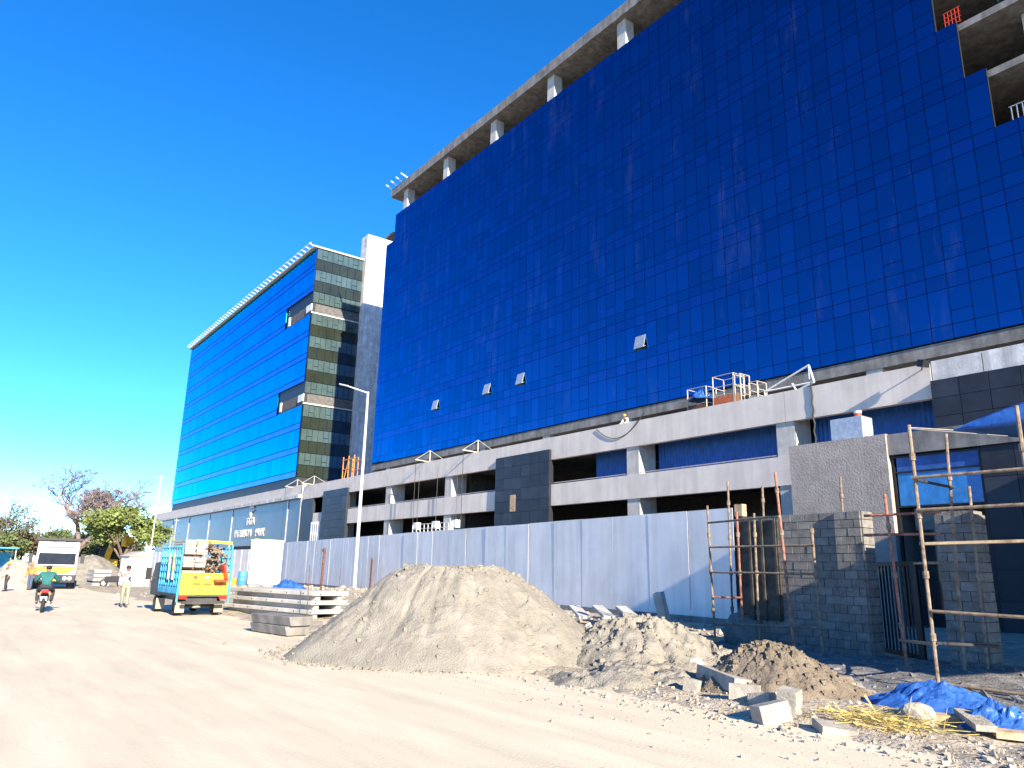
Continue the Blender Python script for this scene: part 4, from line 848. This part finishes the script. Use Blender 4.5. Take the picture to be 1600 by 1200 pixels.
onbed('plastic_chair', 'red plastic seat hung over the yellow tailgate', 'chair', MB().obox((-.86,-.62,1.55), (0,.3,1), .55, .06, .5, (1,0,0)).obox((-.98,-.5,1.26), (1,0,.1), .3, .45, .05), 'red_plastic')

# ------------------------------------------------------------------ tipper truck facing the camera
q = G(82, 921); dt = thing('tipper_truck', 'white tipper truck with yellow grille stripe facing along the road', 'truck', (q.x-.3, q.y, 0), R_(-7.5))
for y in (-1.0, 1.0): wheel(dt, -1.0, y, .52, .3, 'steel_dark'); wheel(dt, -4.6, y, .52, .5, 'steel_dark')
cabp = [(-2.0,.75),(-.05,.75),(0,1.5),(-.42,2.85),(-.6,3.1),(-2.0,3.1)]; MB().prism(cabp, 'y', -1.22, 1.22).build('cab', 'white_paint', dt, bevel=.06)
ws = MB().add([(-.03,-1.1,1.6),(-.03,1.1,1.6),(-.37,1.07,2.62),(-.37,-1.07,2.62)], [(0,1,2,3)]); o = ws.build('windscreen', 'dark_glass', dt); sd = o.modifiers.new('s', 'SOLIDIFY'); sd.thickness = .03; sd.offset = 0
MB().obox((-.005,0,1.40), (0,1,0), 2.3, .05, .17).build('grille_bar', 'yellow', dt); MB().prism([(-1.15,1.34),(1.15,1.34),(.75,1.06),(-.75,1.06)], 'x', -.04, .035).build('grille_stripe', 'yellow', dt); MB().obox((.02,0,1.47), (0,1,0), 1.5, .03, .08).build('name_bar', 'steel_dark', dt)
MB().box(-.3, .12, -1.25, 1.25, .42, .95).build('bumper', 'black_metal', dt, bevel=.04)
for s in (-1, 1):
    for d_ in (.62, .92): MB().tube((.11,s*d_,.72), (.14,s*d_,.72), .12, n=14).build('headlight', 'white_paint', dt)
    MB().bar((-.2,s*1.25,2.3), (.1,s*1.5,2.35), .04).build('mirror_arm', 'black_metal', dt); MB().box(.05, .13, s*1.5-.12, s*1.5+.12, 1.7, 2.3).build('mirror', 'black_metal', dt)
MB().box(-6.8, -2.2, -1.2, 1.2, 1.25, 3.05).build('tipper_body', 'white_patch', dt); MB().box(-2.2, -.55, -1.38, 1.38, 3.2, 3.36).build('cab_guard', 'black_metal', dt); MB().box(-6.8, -1.0, -.5, .5, .6, 1.2).build('chassis', 'steel_dark', dt)
MB().obox((.16,0,.60), (0,1,0), .5, .02, .12).build('number_plate', 'yellow', dt); MB().obox((-.375,.0,2.74), (0,1,0), 2.0, .03, .12, (-.31,0,1)).build('visor_stripe', 'cyan_paint', dt); MB().bar((-.03,.2,1.66), (-.14,.75,1.98), .03).build('wiper', 'black_metal', dt)

# ------------------------------------------------------------------ hut, stacks, stall, far sheds
q = G(200, 917); ht = thing('gate_hut', 'small white rendered hut with shallow pitched roof by the road', 'hut', (q.x-.8, q.y+.5, 0), R_(10)); ht.scale = (.72, .72, .85)
MB().box(-1.2, 1.2, -1.2, 1.2, 0, 2.75).build('wall', 'white_paint', ht); MB().prism([(-1.4,2.75),(1.4,2.75),(0,3.2)], 'x', -1.4, 1.4).build('roof', 'cream', ht); MB().box(1.2, 1.23, -.45, .4, .1, 2.0).build('door', 'white_patch', ht); MB().box(1.2, 1.26, -.8, .8, 2.1, 2.16).build('lintel', 'pale_concrete', ht)
for k in range(4): o = MB().box(-1.6, 1.6, -.6, .6, .0, .2).build('drain_slab', 'pale_concrete', bevel=.02); o.location = (-69.3+.1*k, 10.7, .05+.33*k); tag(o, ('lowest', 'second', 'third', 'topmost')[k]+' pale slab of the small stack near the gravel heap', 'slab')
stl = thing('market_stall', 'small stall with blue sheet roof far along the road', 'stall', (-92, 3.5, 0)); MB().obox((0,0,3.0), (1,0,0), 5, 6, .12, (.12,0,1)).build('roof', 'cyan_paint', stl)
for a, b in ((-2.2,-2.8),(2.2,-2.8),(-2.2,2.8),(2.2,2.8)): MB().tube((a,b,0), (a,b,2.9), .06).build('post', 'galv', stl)
MB().box(-2.1, -2.0, -2.7, 2.7, 0, 2.6).build('back_sheet', 'cyan_paint', stl); MB().box(.6, 1.6, -2.2, 2.2, 0, 1.0).build('counter', 'white_paint', stl)
shd = thing('shed', 'long low grey shed behind the tipper truck', 'shed', (-122, 1.8, 0), R_(8)); MB().box(-14, 14, -3, 3, 0, 3.6).build('wall', 'concrete', shd); MB().prism([(-3.5,3.6),(3.5,3.6),(0,4.8)], 'x', -14.5, 14.5).build('roof', 'pale_concrete', shd)
for k in range(8): MB().box(-13+3.4*k, -11.2+3.4*k, -3.04, -2.99, 1.2, 2.8).build('window', 'dark_glass', shd)
tw = thing('water_tower', 'rusty brown tank on a lattice frame beyond the stall', 'tank', (-150, 5.5, 0)); MB().lathe((0,0,4.5), [(2.6,0),(2.7,.2),(2.7,3.8),(2.5,4)], 16).build('tank', 'rust', tw)
for a in (-1.8, 1.8):
    for b in (-1.8, 1.8): MB().bar((a,b,0), (a,b,4.5), .25).build('leg', 'rust', tw)
    MB().bar((a,-1.8,.3), (a,1.8,4.3), .12).build('brace', 'rust', tw)
for k in range(5): MB().bar((-1.6+.8*k,0,8.5), (-1.6+.8*k,0,13), .10).build('starter_bar', 'galv', tw)
ex = thing('excavator', 'yellow excavator half hidden among the trees', 'excavator', (-100, 15.3, 0), R_(20)); MB().box(-1.6, 1.6, -1.3, 1.3, 1.0, 2.2).build('body', 'yellow', ex, bevel=.1); MB().box(-1.2, .2, -.2, 1.2, 2.2, 3.5).build('cab', 'dark_glass', ex, bevel=.08); MB().bar((1.2,0,1.8), (3.2,0,5.8), .45).build('boom', 'yellow', ex); MB().bar((3.2,0,5.8), (5.2,0,4.6), .35).build('stick', 'yellow', ex); MB().prism([(4.8,4.7),(5.7,4.7),(5.9,3.7),(5.0,3.6)], 'y', -.5, .5).build('bucket', 'yellow', ex)
for s in (-1, 1): MB().box(-2, 2, s*1.2-.3, s*1.2+.3, 0, .95).build('track', 'steel_dark', ex, bevel=.2)
pm_ = thing('motorcycle', 'dark parked motorcycle leaning beside the white hut', 'motorcycle', (-64.8, 11.0, 0), R_(60)); wheel(pm_, -.6, 0, .3, .1); wheel(pm_, .65, 0, .3, .1); MB().obox((0,0,.6), (1,0,.05), 1.1, .3, .45).build('body', 'dark_cloth', pm_, bevel=.08); MB().tube((.65,0,.3), (.4,0,1.05), .04).build('fork', 'galv', pm_); MB().tube((.4,-.35,1.08), (.4,.35,1.08), .02).build('handlebar', 'black_metal', pm_)
dk = G(228, 905, .3); o = MB().obox((0,0,0), (1,.3,-.25), 3.2, 1.6, .1).build('leaning_sheet', 'mud_flap'); o.location = (dk.x, dk.y, .75); tag(o, 'brown sheet propped up on the dirt beside the white hut', 'sheet')

# ------------------------------------------------------------------ trees
def tree(name, label, loc, seed, height, spread, depth, bark, leafm=None, nleaf=0, lsize=.3, twig=.02, trunk=.28, fork=3, group=None, droop=0.):
    r = random.Random(seed); t = thing(name, label, 'tree', loc, 0, group); tr = MB(); tw = MB(); tips = []
    def grow(p, d, L, rad, lv):
        q = p; n = 3 if lv < 3 else 2
        for k in range(n):
            d2 = (d+Vector((r.gauss(0,.16), r.gauss(0,.16), r.gauss(.02,.1)))).normalized(); e = q+d2*(L/n); r1 = rad*(1-.3*(k+1)/n)
            (tr if lv < 3 else tw).tube(q, e, rad*(1-.3*k/n), r1, 6 if lv < 3 else 3, caps=False); q = e; d = d2
            if lv >= depth-2: tips.append(q)
        if lv >= depth: return
        for k in range(fork if lv else fork+2):
            az = r.uniform(0, 6.28); sp = r.uniform(.45, 1.0)*spread; s = Vector((math.cos(az), math.sin(az), 0)); nd = (d*.75+s*sp+Vector((0,0,.12-droop))).normalized()
            grow(q if k else q, nd, L*r.uniform(.62,.85), max(rad*.62, .028), lv+1)
    grow(Vector((0,0,-.2)), Vector((r.gauss(0,.08), r.gauss(0,.08), 1)), height*.27, trunk, 0)
    tr.build('trunk', bark, t, fix=False, smooth=True); tw.build('twigs', twig if isinstance(twig, str) else bark, t, fix=False)
    if leafm:
        lf = MB(); V = []; F = []
        for k in range(nleaf):
            c = r.choice(tips)+Vector((r.gauss(0,.38), r.gauss(0,.38), r.gauss(0,.28))); a = Vector((r.gauss(0,1), r.gauss(0,1), r.gauss(0,.5))).normalized()*lsize*r.uniform(.5,1.2); b = a.cross(Vector((r.gauss(0,1), r.gauss(0,1), r.gauss(0,1)))).normalized()*lsize*.5
            i = len(V); V += [c-a*.5, c+b*.5, c+a*.5, c-b*.5]; F.append((i,i+1,i+2,i+3))
        lf.v = [tuple(v) for v in V]; lf.f = F; lf.build('crown', leafm, t, fix=False)
    return t
tree('bare_tree', 'big leafless tree with a broad purple-brown crown of fine twigs', (-103, 12.6, 0), 4, 13.6, 1.05, 7, 'bare_twig', None, trunk=.5, fork=3)
tree('bare_tree', 'thin half-bare tree with dull leaves beyond the tipper truck', (-112, 5.0, 0), 8, 10.5, .8, 5, 'bare_twig', 'leaf_dark', 1400, .35, trunk=.3)
tree('green_tree', 'leafy green tree with spreading crown behind the white hut', (-92, 16.4, 0), 11, 9.2, .9, 5, 'bark', 'leaf', 11000, .42, trunk=.3)
tree('green_tree', 'dull green bushy tree between the bare tree and the hut', (-105, 16.2, 0), 15, 7.0, 1.0, 5, 'bark', 'leaf_dark', 6000, .40, trunk=.22)
for k, (x, y, h_) in enumerate(((-128, 3, 8), (-132, 8.5, 8.5), (-126, 13, 8), (-140, -2, 8), (-122, 17.5, 7), (-118, 21.5, 6), (-150, 1, 9), (-112, 9, 7), (-108, 6.0, 6.5), (-110, 14.0, 7), (-106, 18.5, 6.5), (-118, 0.5, 8))):
    dry = k % 2 == 1
    tree('roadside_tree', 'dry brown-leaved tree in the far tree line behind the trucks' if dry else 'olive green tree in the far tree line behind the trucks', (x, y, 0), 30+k, h_, 1.0, 4, 'bark', 'leaf_dry' if dry else 'leaf_dark', 5000, .5, trunk=.2, group='dry trees of the far tree line' if dry else 'olive trees of the far tree line')
